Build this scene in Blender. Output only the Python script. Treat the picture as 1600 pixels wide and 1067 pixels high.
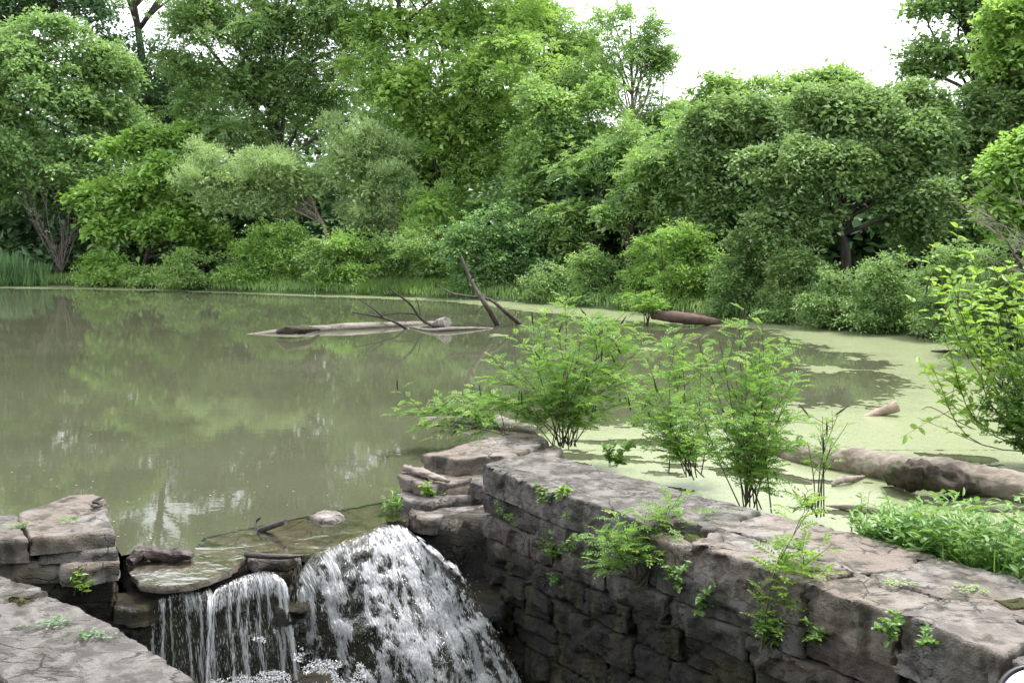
import bpy, math, random
import numpy as np

# ------------------------------------------------------------------ camera, sky, sun, exposure
scene = bpy.context.scene
for o in list(bpy.data.objects):
    bpy.data.objects.remove(o, do_unlink=True)
COL = scene.collection
FPX, CAM_H = 1386.0, 2.2                       # focal length in pixels of the 1600 px wide photograph
TH = math.atan(163.5 / FPX)
CT, ST = math.cos(TH), math.sin(TH)
cam_data = bpy.data.cameras.new('camera')
cam_data.sensor_width = 36.0
cam_data.lens = 36.0 * FPX / 1600.0
cam_data.clip_start = 0.05
cam_data.clip_end = 2000.0
cam = bpy.data.objects.new('camera', cam_data)
COL.objects.link(cam)
cam.location = (0, 0, CAM_H)
cam.rotation_euler = (math.pi / 2 - TH, 0, 0)
scene.camera = cam

SUN_EL, SUN_AZ = math.radians(70), math.radians(50)      # azimuth from +Y towards +X
world = bpy.data.worlds.new('World')
scene.world = world
world.use_nodes = True
wn, wl = world.node_tree.nodes, world.node_tree.links
wn.clear()
sky = wn.new('ShaderNodeTexSky')
sky.sky_type = 'NISHITA'
sky.sun_disc = False
sky.sun_elevation = SUN_EL
sky.sun_rotation = SUN_AZ
sky.dust_density = 4.0
sky.air_density = 1.0
hsv = wn.new('ShaderNodeHueSaturation')
hsv.inputs['Saturation'].default_value = 0.22           # high thin overcast: nearly white
ov = wn.new('ShaderNodeMixRGB')
ov.inputs[0].default_value = 0.55
ov.inputs[2].default_value = (8.6, 8.9, 9.3, 1)         # the even layer of cloud
bg = wn.new('ShaderNodeBackground')
bg.inputs['Strength'].default_value = 0.12
wo = wn.new('ShaderNodeOutputWorld')
wl.new(sky.outputs[0], hsv.inputs['Color'])
wl.new(hsv.outputs[0], ov.inputs[1])
wl.new(ov.outputs[0], bg.inputs[0])
wl.new(bg.outputs[0], wo.inputs[0])

sun_data = bpy.data.lights.new('sun', 'SUN')
sun_data.energy = 2.2
sun_data.angle = math.radians(8)
sun_data.color = (1.0, 0.96, 0.9)
sun = bpy.data.objects.new('sun', sun_data)
COL.objects.link(sun)
sun.rotation_euler = (math.pi / 2 - SUN_EL, 0, math.pi - SUN_AZ)
sun.location = (5, 20, 30)

vs = scene.view_settings
vs.view_transform = 'Standard'
vs.look = 'None'
vs.gamma = 1.0
vs.use_curve_mapping = False
vs.exposure = 1.45
scene.render.engine = 'CYCLES'
cy = scene.cycles
cy.use_denoising = True
cy.max_bounces = 6
cy.diffuse_bounces = 3
cy.glossy_bounces = 3
cy.transmission_bounces = 6
cy.transparent_max_bounces = 12
cy.caustics_reflective = False
cy.caustics_refractive = False

# ------------------------------------------------------------------ helpers: measuring, noise, meshes
def ray(u, v):
    x, y = (u - 800) / FPX, (533.5 - v) / FPX
    return np.array([x, CT + y * ST, -ST + y * CT])

def onz(u, v, z=0.0):
    d = ray(u, v)
    t = (z - CAM_H) / d[2]
    return np.array([d[0] * t, d[1] * t, z])

def aty(u, v, Y):
    d = ray(u, v)
    t = Y / d[1]
    return np.array([d[0] * t, Y, CAM_H + d[2] * t])

def _hash(ix, iy, iz, s):
    h = (ix.astype(np.uint32) * np.uint32(374761393) + iy.astype(np.uint32) * np.uint32(668265263)
         + iz.astype(np.uint32) * np.uint32(2147483647) + np.uint32((s * 974711 + 12345) & 0xffffffff))
    h = (h ^ (h >> np.uint32(13))) * np.uint32(1274126177)
    h = (h ^ (h >> np.uint32(16))) * np.uint32(2246822519)
    h = h ^ (h >> np.uint32(15))
    return h.astype(np.float64) / 4294967295.0

def vnoise(p, s=0):
    """value noise in -1..1"""
    p = np.asarray(p, float)
    i = np.floor(p).astype(np.int64)
    f = p - i
    f = f * f * (3 - 2 * f)
    out = np.zeros(len(p))
    for dx in (0, 1):
        wx = f[:, 0] if dx else 1 - f[:, 0]
        for dy in (0, 1):
            wy = f[:, 1] if dy else 1 - f[:, 1]
            for dz in (0, 1):
                wz = f[:, 2] if dz else 1 - f[:, 2]
                out += wx * wy * wz * _hash(i[:, 0] + dx, i[:, 1] + dy, i[:, 2] + dz, s)
    return out * 2 - 1

def fbm(p, s=0, o=4, g=0.5):
    p = np.asarray(p, float)
    out, a, n = np.zeros(len(p)), 1.0, 0.0
    for k in range(o):
        out += a * vnoise(p * 2 ** k + 17.3 * k, s + k)
        n += a
        a *= g
    return out / n

def facet(p, s=0):
    """faceted relief: each nearest-seed cell is a tilted plane"""
    p = np.asarray(p, float)
    i = np.floor(p).astype(np.int64)
    best = np.full(len(p), 1e9)
    val = np.zeros(len(p))
    i = np.floor(p - .5).astype(np.int64)
    for dx in (0, 1):
        for dy in (0, 1):
            for dz in (0, 1):
                c = i + np.array([dx, dy, dz])
                q = np.stack([c[:, k] + _hash(c[:, 0], c[:, 1], c[:, 2], s + k) for k in range(3)], 1)
                t = np.stack([_hash(c[:, 0], c[:, 1], c[:, 2], s + 5 + k) - .5 for k in range(3)], 1)
                d = ((p - q) ** 2).sum(1)
                m = d < best
                best[m] = d[m]
                val[m] = ((p - q) * t).sum(1)[m] * 1.6 + t[m, 0] * .5
    return val

def unit(a):
    a = np.asarray(a, float)
    return a / np.maximum(np.linalg.norm(a, axis=-1, keepdims=True), 1e-9)

class MB:
    """collects polygons and links them as ONE mesh object"""
    def __init__(self):
        self.v, self.f, self.t, self.n = [], [], [], 0
    def add(self, V, F, tint=None):
        V = np.asarray(V, float).reshape(-1, 3)
        F = np.asarray(F, np.int64)
        self.v.append(V)
        self.f.append(F + self.n)
        if tint is None:
            tint = np.zeros(len(F))
        self.t.append(np.broadcast_to(np.asarray(tint, float), (len(F),)))
        self.n += len(V)
        return self
    def mesh(self, name, mat, smooth=False):
        me = bpy.data.meshes.new(name)
        if not self.v:
            return me
        V = np.concatenate(self.v)
        me.vertices.add(len(V))
        me.vertices.foreach_set('co', V.astype(np.float32).ravel())
        L = np.concatenate([f.ravel() for f in self.f])
        size = np.concatenate([np.full(len(f), f.shape[1]) for f in self.f])
        me.loops.add(len(L))
        me.loops.foreach_set('vertex_index', L.astype(np.int32))
        me.polygons.add(len(size))
        st = np.concatenate([[0], np.cumsum(size)[:-1]])
        me.polygons.foreach_set('loop_start', st.astype(np.int32))
        me.polygons.foreach_set('loop_total', size.astype(np.int32))
        me.polygons.foreach_set('use_smooth', np.full(len(size), smooth))
        a = me.attributes.new('tint', 'FLOAT', 'FACE')
        a.data.foreach_set('value', np.concatenate(self.t).astype(np.float32))
        me.update(calc_edges=True)
        me.materials.append(mat)
        return me
    def build(self, name, mat, parent=None, smooth=False):
        return link(name, self.mesh(name, mat, smooth), parent)

def link(name, data, parent=None):
    o = bpy.data.objects.new(name, data)
    COL.objects.link(o)
    if parent is not None:
        o.parent = parent
        o.matrix_parent_inverse = parent_inverse(parent)
    return o

def parent_inverse(p):
    from mathutils import Matrix
    m = Matrix.Translation(p.location)
    return m.inverted()

def tag(o, label=None, cat=None, group=None, kind=None):
    if label: o['label'] = label
    if cat: o['category'] = cat
    if group: o['group'] = group
    if kind: o['kind'] = kind
    return o

def thing(name, label, cat, loc, group=None):
    o = bpy.data.objects.new(name, None)
    o.empty_display_size = 0.2
    COL.objects.link(o)
    o.location = tuple(float(x) for x in loc)
    return tag(o, label, cat, group)

def tube(mb, pts, rad, sides=6, rough=0.0, seed=0, cap=True, tint=0.0, freq=5.0):
    """tapered bent tube through the points"""
    P = np.asarray(pts, float)
    n = len(P)
    R = np.broadcast_to(np.asarray(rad, float), (n,))
    T = unit(np.gradient(P, axis=0))
    ref = np.array([0.0, 0, 1]) if abs(T[:, 2]).mean() < 0.8 else np.array([0.0, 1, 0])
    A = unit(np.cross(T, ref))
    B = np.cross(T, A)
    ang = np.linspace(0, 2 * math.pi, sides, endpoint=False)
    off = A[:, None, :] * np.cos(ang)[None, :, None] + B[:, None, :] * np.sin(ang)[None, :, None]
    rr = np.repeat(R[:, None], sides, 1)
    if rough > 0:
        q = (P[:, None, :] + off * rr[:, :, None]).reshape(-1, 3)
        d = fbm(q * freq + seed * 3.1, seed, 3).reshape(n, sides)
        d2 = np.stack([vnoise(np.stack([np.full(n, k * 1.7), np.arange(n) * .18, np.full(n, seed)], 1), seed + 9) for k in range(sides)], 1)
        rr = rr * (1 + rough * (d * 1.4 + d2 * .7))
    V = (P[:, None, :] + off * rr[:, :, None]).reshape(-1, 3)
    i = np.arange(n - 1)[:, None] * sides
    j = np.arange(sides)[None, :]
    k = (np.arange(sides)[None, :] + 1) % sides
    F = np.stack([i + j, i + k, i + sides + k, i + sides + j], -1).reshape(-1, 4)
    mb.add(V, F, tint)
    if cap:
        for e, ring in ((0, np.arange(sides)[::-1]), (n - 1, np.arange(sides))):
            c = P[e]
            ringv = V[e * sides + ring]
            tri = np.stack([np.arange(sides), (np.arange(sides) + 1) % sides, np.full(sides, sides)], 1)
            mb.add(np.vstack([ringv, c[None]]), tri, tint)
    return mb

def curve_pts(ctrl, n=12):
    """Catmull-Rom through control points"""
    C = np.asarray(ctrl, float)
    C = np.vstack([2 * C[0] - C[1], C, 2 * C[-1] - C[-2]])
    out = []
    segs = len(C) - 3
    per = max(2, n // segs)
    for s in range(segs):
        p0, p1, p2, p3 = C[s:s + 4]
        for t in np.linspace(0, 1, per, endpoint=False):
            out.append(.5 * (2 * p1 + (p2 - p0) * t + (2 * p0 - 5 * p1 + 4 * p2 - p3) * t * t + (3 * p1 - p0 - 3 * p2 + p3) * t ** 3))
    out.append(C[-2])
    return np.array(out)

def leaves(mb, P, D, N, L, W, tint, fold=0.18, kind='rhomb'):
    """P base points, D leaf axis, N leaf normal; one quad (or three for 'oval') each"""
    n = len(P)
    D = unit(D)
    S = unit(np.cross(D, N))
    N = np.cross(S, D)
    L = np.broadcast_to(L, (n,))[:, None]
    W = np.broadcast_to(W, (n,))[:, None]
    if kind == 'rhomb':
        v = np.stack([P, P + D * L * .42 + S * W * .5 + N * W * fold, P + D * L - N * L * .06, P + D * L * .42 - S * W * .5 + N * W * fold], 1)
        F = np.arange(n * 4).reshape(n, 4)
        mb.add(v.reshape(-1, 3), F, tint)
    else:
        a, b = P + D * L * .22, P + D * L * .62
        v = np.stack([P, a + S * W * .42 + N * W * fold, b + S * W * .42 + N * W * fold - N * L * .05, P + D * L - N * L * .16,
                      b - S * W * .42 + N * W * fold - N * L * .05, a - S * W * .42 + N * W * fold, a, b - N * L * .05], 1)
        base = np.arange(n)[:, None] * 8
        q = np.concatenate([base + np.array([[6, 7, 2, 1]]), base + np.array([[6, 5, 4, 7]])])
        t = np.concatenate([base + np.array([[0, 6, 1]]), base + np.array([[0, 5, 6]]), base + np.array([[7, 3, 2]]), base + np.array([[7, 4, 3]])])
        tt = np.broadcast_to(np.asarray(tint, float), (n,))
        m0 = mb.n
        mb.v.append(v.reshape(-1, 3)); mb.n += n * 8
        mb.f.append(q + m0); mb.t.append(np.tile(tt, 2))
        mb.f.append(t + m0); mb.t.append(np.tile(tt, 4))

def fronds(mb, rng, O, D, N, length, pairs, lw, ll, tint, droop=.25):
    """pinnate leaves: leaflets in pairs along an arching midrib, one at the tip"""
    n = len(O)
    D = unit(D)
    S = unit(np.cross(D, N))
    N = np.cross(S, D)
    length = np.broadcast_to(length, (n,))
    allP, allD, allN, allL, allT = [], [], [], [], []
    for k in range(pairs + 1):
        t = .22 + .78 * k / pairs
        pos = O + D * (length * t)[:, None] - np.array([0, 0, 1.]) * (length * droop * t * t)[:, None]
        ax = unit(D - np.array([0, 0, 1.]) * (2 * droop * t))
        sz = ll * (1.0 - .45 * abs(t - .55))
        for s in ((1, -1) if k < pairs else (0,)):
            d = ax * (.45 if s else 1.0) + S * s * .9 + rng.normal(0, .12, (n, 3))
            allP.append(pos); allD.append(d); allN.append(N + rng.normal(0, .25, (n, 3)))
            allL.append(np.full(n, sz) * rng.uniform(.85, 1.15, n)); allT.append(tint + rng.uniform(-.08, .08, n))
    L = np.concatenate(allL)
    leaves(mb, np.concatenate(allP), np.concatenate(allD), np.concatenate(allN), L, L * lw, np.concatenate(allT))

# ------------------------------------------------------------------ materials
class NT:
    def __init__(self, name):
        self.m = bpy.data.materials.new(name)
        self.m.use_nodes = True
        self.t = self.m.node_tree
        self.t.nodes.clear()
        self.out = self.t.nodes.new('ShaderNodeOutputMaterial')
    def n(self, typ, ins=None, **kw):
        nd = self.t.nodes.new('ShaderNode' + typ)
        for k, v in kw.items():
            setattr(nd, k, v)
        for k, v in (ins or {}).items():
            s = nd.inputs[k]
            if isinstance(v, bpy.types.NodeSocket):
                self.t.links.new(v, s)
            else:
                if isinstance(v, tuple) and len(v) == 3 and s.type == 'RGBA':
                    v = v + (1,)
                s.default_value = v
        return nd
    def math(self, op, a, b=0.0, c=None, clamp=False):
        nd = self.t.nodes.new('ShaderNodeMath')
        nd.operation = op
        nd.use_clamp = clamp
        for k, v in enumerate((a, b, c)):
            if v is None: continue
            if isinstance(v, bpy.types.NodeSocket): self.t.links.new(v, nd.inputs[k])
            else: nd.inputs[k].default_value = v
        return nd.outputs[0]
    def mix(self, f, a, b):
        nd = self.t.nodes.new('ShaderNodeMixRGB')
        for k, v in ((0, f), (1, a), (2, b)):
            if isinstance(v, bpy.types.NodeSocket): self.t.links.new(v, nd.inputs[k])
            else: nd.inputs[k].default_value = v + (1,) if isinstance(v, tuple) else v
        return nd.outputs[0]
    def noise(self, vec, scale, detail=4, rough=.55, dist=0.0):
        return self.n('TexNoise', {'Vector': vec, 'Scale': scale, 'Detail': detail, 'Roughness': rough, 'Distortion': dist}).outputs[0]
    def ramp(self, f, lo, hi):
        return self.n('MapRange', {'Value': f, 'From Min': lo, 'From Max': hi}, interpolation_type='SMOOTHSTEP').outputs[0]
    def pos(self, scale=(1, 1, 1)):
        g = self.n('NewGeometry').outputs['Position']
        if scale == (1, 1, 1): return g
        return self.n('VectorMath', {0: g, 1: scale}, operation='MULTIPLY').outputs[0]
    def bump(self, h, strength=.5, dist=.02, normal=None):
        ins = {'Height': h, 'Strength': strength, 'Distance': dist}
        if normal: ins['Normal'] = normal
        return self.n('Bump', ins).outputs[0]
    def surf(self, s):
        self.t.links.new(s, self.out.inputs[0])
        return self.m

def leaf_mat(name, a, b, trans=.38, gloss=.05, young=None):
    """a dark and a light tone of the leaf itself, mixed leaf by leaf"""
    k = NT(name)
    t = k.n('Attribute', attribute_name='tint').outputs['Fac']
    ns = k.noise(k.pos(), .6, 2)
    f = k.math('ADD', t, k.math('MULTIPLY_ADD', ns, .9, -.45), clamp=True)
    c = k.mix(f, a, b)
    if young:
        c = k.mix(k.ramp(t, .86, 1.0), c, young)
    c = k.n('VectorMath', {0: c, 1: (1.55, 1.5, 1.5)}, operation='MULTIPLY').outputs[0]
    tc = k.mix(.5, c, (min(b[0] * 2.05, 1), min(b[1] * 2.2, 1), b[2] * 1.1))
    d = k.n('BsdfDiffuse', {'Color': c}).outputs[0]
    tr = k.n('BsdfTranslucent', {'Color': tc}).outputs[0]
    g = k.n('BsdfGlossy', {'Color': (.9, .95, 1.0), 'Roughness': .48}).outputs[0]
    m1 = k.n('MixShader', {0: trans, 1: d, 2: tr}).outputs[0]
    gf = gloss * .8
    return k.surf(k.n('MixShader', {0: gf, 1: m1, 2: g}).outputs[0])

def bark_mat(name, a, b, scale=9.0, rough=.85):
    k = NT(name)
    p = k.pos((1, 1, .25))
    n1 = k.noise(p, scale, 6, .65, .4)
    n2 = k.noise(k.pos(), scale * .35, 3)
    c = k.mix(k.ramp(n1, .35, .68), a, b)
    c = k.mix(k.math('MULTIPLY', k.ramp(n2, .55, .75), .5), c, (a[0] * .7, a[1] * .9, a[2] * .6))
    return k.surf(k.n('BsdfPrincipled', {'Base Color': c, 'Roughness': rough, 'Normal': k.bump(n1, .8, .03)}).outputs[0])

def wood_mat(name, a, b, dark, axis=(1, 1, 1), scale=14., wet=0.0):
    """weathered barkless wood: grain lines follow the axis that is scaled down"""
    k = NT(name)
    n1 = k.noise(k.pos(axis), scale, 5, .6, .3)
    n2 = k.noise(k.pos(), 3.5, 4, .6)
    c = k.mix(k.ramp(n1, .3, .7), a, b)
    c = k.mix(k.ramp(n2, .56, .7), c, dark)
    return k.surf(k.n('BsdfPrincipled', {'Base Color': c, 'Roughness': .8 - .45 * wet, 'Normal': k.bump(n1, .9, .02)}).outputs[0])

def stone_mat(name, tone=1.0, wetz=None, moss=.5, film=False):
    """grey limestone, tan and mauve, pitted and cracked; wet and dark under the level wetz"""
    k = NT(name)
    p = k.pos()
    oi = k.n('ObjectInfo').outputs['Random']
    big = k.noise(p, 1.7, 4, .6)
    mid = k.noise(p, 7, 6, .65, .5)
    fine = k.noise(p, 55, 5, .7)
    lay = k.noise(k.pos((3, 3, 26)), 1.4, 4, .6, .6)
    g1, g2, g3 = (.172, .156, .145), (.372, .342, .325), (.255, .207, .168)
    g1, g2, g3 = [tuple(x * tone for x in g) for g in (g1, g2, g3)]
    c = k.mix(k.ramp(mid, .38, .62), g1, g2)
    c = k.mix(k.math('MULTIPLY', k.ramp(k.math('ADD', big, k.math('MULTIPLY_ADD', oi, .3, -.15)), .46, .64), .75), c, g3)
    c = k.mix(k.math('MULTIPLY', k.ramp(fine, .58, .74), .55), c, (.1 * tone, .09 * tone, .085 * tone))
    c = k.mix(k.math('MULTIPLY', k.ramp(k.noise(p, 23, 4, .7), .6, .72), .45), c, (.42 * tone, .40 * tone, .39 * tone))
    c = k.n('HueSaturation', {'Color': c, 'Value': k.math('MULTIPLY_ADD', oi, .5, .75), 'Saturation': 1.0}).outputs[0]
    # hairline cracks
    vo = k.n('TexVoronoi', {'Vector': k.n('VectorMath', {0: k.n('TexNoise', {'Vector': p, 'Scale': 5.0, 'Detail': 5}).outputs['Color'], 1: (.22, .22, .22), 2: p}, operation='MULTIPLY_ADD').outputs[0], 'Scale': 1.9}, feature='DISTANCE_TO_EDGE').outputs['Distance']
    crack = k.math('MULTIPLY', k.math('SUBTRACT', 1.0, k.ramp(vo, .002, .012)), k.ramp(k.noise(p, 2.3, 2), .52, .60))
    c = k.mix(k.math('MULTIPLY', crack, .6), c, (.03, .027, .022))
    # long fissures along the bedding
    fn = k.noise(k.pos((2.2, 8.5, 9)), 1.0, 5, .6, .8)
    fiss = k.math('MULTIPLY', k.math('SUBTRACT', 1.0, k.ramp(k.math('ABSOLUTE', k.math('SUBTRACT', fn, .5)), .003, .016)), k.ramp(k.noise(p, 3.1, 3), .47, .56))
    c = k.mix(k.math('MULTIPLY', fiss, .7), c, (.035, .030, .025))
    crack = k.math('MAXIMUM', crack, fiss)
    # streaks of dark algae and cushions of moss
    st = k.noise(k.pos((9, 9, 1.1)), 1.0, 3, .5)
    c = k.mix(k.math('MULTIPLY', k.ramp(st, .52, .66), .7), c, (.045, .042, .03))
    mo = k.math('MULTIPLY', k.ramp(k.noise(p, 2.9, 5, .7), .585, .66), moss)
    c = k.mix(mo, c, (.038, .042, .014))
    rough = .86
    h = k.math('ADD', k.math('MULTIPLY', mid, .6), k.math('ADD', k.math('MULTIPLY_ADD', k.noise(p, 150, 3, .7), .16, k.math('MULTIPLY', fine, .42)), k.math('MULTIPLY', lay, .28)))
    h = k.math('SUBTRACT', h, k.math('MULTIPLY', crack, .5))
    nb = k.bump(h, 1.0, .05)
    ins = {'Base Color': c, 'Roughness': rough, 'Normal': nb}
    if wetz is not None:
        z = k.n('SeparateXYZ', {0: p}).outputs[2]
        w = k.ramp(k.math('ADD', z, k.math('MULTIPLY_ADD', k.noise(p, 3.3, 4), .5, -.25)), wetz + .10, wetz - .06)
        alg = k.mix(k.ramp(k.noise(k.pos((5, 5, 1.2)), 1.2, 4), .42, .62), (.012, .010, .009), (.040, .036, .014))
        cw = k.mix(.93, c, alg)
        ins['Base Color'] = k.mix(w, c, cw)
        ins['Roughness'] = k.math('MULTIPLY_ADD', w, -.60, rough)
    return k.surf(k.n('BsdfPrincipled', ins).outputs[0])

M = {}
M['ash'] = leaf_mat('leaf_blue_green', (0.076, 0.143, 0.052), (0.199, 0.295, 0.103), .35)
M['maple'] = leaf_mat('leaf_silver_green', (0.084, 0.158, 0.064), (0.221, 0.325, 0.126), .35)
M['walnut'] = leaf_mat('leaf_bright_green', (0.102, 0.191, 0.050), (0.290, 0.409, 0.123), .42)
M['mid'] = leaf_mat('leaf_mid_green', (0.084, 0.164, 0.052), (0.235, 0.342, 0.116), .40)
M['willow'] = leaf_mat('leaf_olive', (.150, .230, .105), (.310, .400, .195), .40)
M['fresh'] = leaf_mat('leaf_fresh', (0.087, 0.178, 0.040), (0.252, 0.381, 0.102), .42)
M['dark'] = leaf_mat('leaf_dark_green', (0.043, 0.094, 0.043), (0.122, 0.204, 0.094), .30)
M['grey'] = leaf_mat('leaf_grey_green', (0.075, 0.136, 0.051), (0.193, 0.281, 0.111), .33)
M['vine'] = leaf_mat('leaf_vine', (0.059, 0.132, 0.042), (0.173, 0.285, 0.106), .36, .05, (.40, .45, .28))
M['indigo'] = leaf_mat('leaf_indigo', (0.054, 0.116, 0.028), (0.156, 0.268, 0.062), .45, .04, (.20, .29, .06))
M['lime'] = leaf_mat('leaf_lime', (0.077, 0.150, 0.021), (0.191, 0.297, 0.053), .50, .05)
M['weed'] = leaf_mat('leaf_weed', (0.045, 0.106, 0.022), (0.131, 0.232, 0.055), .45)
M['reed'] = leaf_mat('leaf_reed', (0.041, 0.104, 0.036), (0.113, 0.207, 0.077), .35)
M['grass'] = leaf_mat('leaf_grass', (0.045, 0.096, 0.018), (0.105, 0.174, 0.042), .35)
k = NT('moss')
nm = k.noise(k.pos(), 90, 5, .75)
M['moss'] = k.surf(k.n('BsdfPrincipled', {'Base Color': k.mix(k.ramp(nm, .3, .7), (.022, .026, .006), (.090, .092, .020)), 'Roughness': .95, 'Normal': k.bump(nm, 1.0, .02)}).outputs[0])
M['bark'] = bark_mat('bark_grey_brown', (.030, .024, .020), (.105, .085, .070))
M['bark_pale'] = bark_mat('bark_pale', (.11, .088, .070), (.29, .245, .205))
M['bark_dark'] = bark_mat('bark_dark', (.016, .013, .011), (.055, .045, .038))
M['twig'] = bark_mat('twig', (.035, .028, .018), (.095, .075, .05), 30)
M['dead'] = bark_mat('dead_twig', (.14, .115, .105), (.30, .255, .24), 20)
M['green_stem'] = bark_mat('green_stem', (.05, .075, .02), (.11, .13, .045), 30)
M['driftwood'] = wood_mat('driftwood', (0.150, 0.116, 0.098), (0.315, 0.270, 0.240), (.06, .045, .038), (.5, 1, 1), 22)
M['log'] = wood_mat('log_wood', (0.140, 0.116, 0.092), (0.281, 0.242, 0.198), (.085, .068, .05), (.35, 1, 1), 16)
M['log_far'] = wood_mat('log_far', (0.118, 0.102, 0.087), (0.229, 0.205, 0.180), (.06, .045, .036), (.2, 1, 1), 10)
M['log_rot'] = wood_mat('log_rotten', (0.014, 0.010, 0.007), (0.052, 0.036, 0.024), (.05, .06, .018), (.5, 1, 1), 20)
M['log_red'] = wood_mat('log_red', (0.062, 0.038, 0.027), (0.120, 0.078, 0.060), (.05, .032, .024), (.3, 1, 1), 12)
M['log_pink'] = wood_mat('log_pink', (0.231, 0.168, 0.140), (0.364, 0.280, 0.238), (.16, .12, .10), (.4, 1, 1), 14)
M['stick_wet'] = wood_mat('stick_wet', (.018, .013, .012), (.085, .062, .055), (.012, .009, .008), (.4, 1, 1), 25, .8)
M['pale_stone'] = stone_mat('pale_stone', 1.3, None, .1)
M['stone'] = stone_mat('stone_wall', .42, -.04, .45)  # darker copy of the cap stone; shade on the face is in its tone
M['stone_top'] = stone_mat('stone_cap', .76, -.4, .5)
M['stone_near'] = stone_mat('stone_near', .76, -1.5, .2)
M['stone_fall'] = stone_mat('stone_fall', .30, .06, .6)
M['stone_left'] = stone_mat('stone_left', .70, -.06, .4)
k = NT('mortar')
M['mortar'] = k.surf(k.n('BsdfPrincipled', {'Base Color': k.mix(k.noise(k.pos(), 12), (.018, .015, .012), (.055, .047, .038)), 'Roughness': .9}).outputs[0])

# soil and grass of the banks
k = NT('ground')
n1 = k.noise(k.pos(), .35, 5)
n2 = k.noise(k.pos(), 6, 5, .7)
c = k.mix(k.ramp(n2, .3, .7), (.022, .045, .010), (.060, .115, .022))
c = k.mix(k.ramp(n1, .52, .62), c, (.055, .045, .032))
M['ground'] = k.surf(k.n('BsdfPrincipled', {'Base Color': c, 'Roughness': .95, 'Normal': k.bump(n2, .7, .1)}).outputs[0])
k = NT('soil')
n2 = k.noise(k.pos(), 18, 5, .7)
M['soil'] = k.surf(k.n('BsdfPrincipled', {'Base Color': k.mix(k.ramp(n2, .3, .7), (.022, .017, .012), (.075, .058, .042)), 'Roughness': .9, 'Normal': k.bump(n2, .8, .03)}).outputs[0])

# turbid pond water
k = NT('pond_water')
sw = k.noise(k.pos((.35, .9, 1)), .5, 3)
c = k.mix(k.ramp(sw, .3, .7), (.062, .066, .042), (.076, .080, .052))
r1 = k.noise(k.pos((1.0, 1.6, 1)), 1.6, 3, .5)
r2 = k.noise(k.pos((1.0, 1.8, 1)), 9, 3, .5)
h = k.math('ADD', k.math('MULTIPLY', r1, .6), k.math('MULTIPLY', r2, .12))
M['pond'] = k.surf(k.n('BsdfPrincipled', {'Base Color': c, 'Roughness': .012, 'IOR': 1.38, 'Specular IOR Level': .5, 'Normal': k.bump(h, .035, .05)}).outputs[0])

# thin sheet of water sliding over stone
def film_mat(name, clear, bumpscale, tint=(.62, .60, .50), stretch=(1, 1, 1), strength=.6, gain=1.6):
    k = NT(name)
    n = k.math('ADD', k.noise(k.pos(stretch), bumpscale, 3, .5, .6), k.math('MULTIPLY', k.noise(k.pos(stretch), bumpscale * 3.1, 2), .35))
    nb = k.bump(n, strength, .03)
    tr = k.n('BsdfTransparent', {'Color': tint}).outputs[0]
    gl = k.n('BsdfGlossy', {'Color': (1, 1, 1), 'Roughness': .08, 'Normal': nb}).outputs[0]
    bf = k.n('NewGeometry').outputs['Backfacing']
    fr = k.n('Fresnel', {'IOR': k.math('MULTIPLY_ADD', bf, 1 / 1.36 - 1.36, 1.36), 'Normal': nb}).outputs[0]
    f = k.math('MULTIPLY_ADD', fr, gain, 1 - clear, clamp=True)
    return k.surf(k.n('MixShader', {0: f, 1: tr, 2: gl}).outputs[0])
M['film'] = film_mat('water_film', .95, 4, (.72, .68, .58), (1, 1.3, 1), .16, 2.4)
M['curtain'] = film_mat('water_curtain', .90, 12, (.80, .80, .80), (2.2, 2.2, .5), .6, .8)
k = NT('white_water')
d = k.n('BsdfDiffuse', {'Color': (.90, .91, .94)}).outputs[0]
tr = k.n('BsdfTranslucent', {'Color': (.88, .89, .94)}).outputs[0]
gl = k.n('BsdfGlossy', {'Color': (1, 1, 1), 'Roughness': .12}).outputs[0]
m = k.n('MixShader', {0: .45, 1: d, 2: tr}).outputs[0]
M['foam'] = k.surf(k.n('MixShader', {0: .25, 1: m, 2: gl}).outputs[0])
k = NT('stream_water')
M['stream'] = k.surf(k.n('BsdfPrincipled', {'Base Color': (.03, .03, .025), 'Roughness': .06, 'IOR': 1.333, 'Normal': k.bump(k.noise(k.pos(), 9, 3), .6, .05)}).outputs[0])

# duckweed
k = NT('duckweed')
n1 = k.noise(k.pos(), 160, 3, .7)
n2 = k.noise(k.pos((1, 2.2, 1)), 1.4, 5, .65)
c = k.mix(k.ramp(n1, .35, .65), (.175, .205, .095), (.310, .345, .205))  # pale sky sheen is put into these base greens
c = k.mix(k.math('MULTIPLY', k.ramp(n2, .52, .70), .5), c, (.25, .265, .165))
n3 = k.noise(k.pos((1, 1.6, 1)), 11, 6, .75)
c = k.mix(k.math('MULTIPLY', k.ramp(n3, .55, .68), .55), c, (.075, .085, .035))
t = k.n('Attribute', attribute_name='tint').outputs['Fac']
c = k.mix(k.math('MULTIPLY', t, .65), c, (.075, .082, .036))
M['duckweed'] = k.surf(k.n('BsdfPrincipled', {'Base Color': c, 'Roughness': .26, 'IOR': 1.75, 'Specular IOR Level': 1.0, 'Normal': k.bump(n1, .25, .004)}).outputs[0])
k = NT('speck')
M['speck'] = k.surf(k.n('BsdfPrincipled', {'Base Color': (.34, .35, .24), 'Roughness': .7}).outputs[0])

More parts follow.
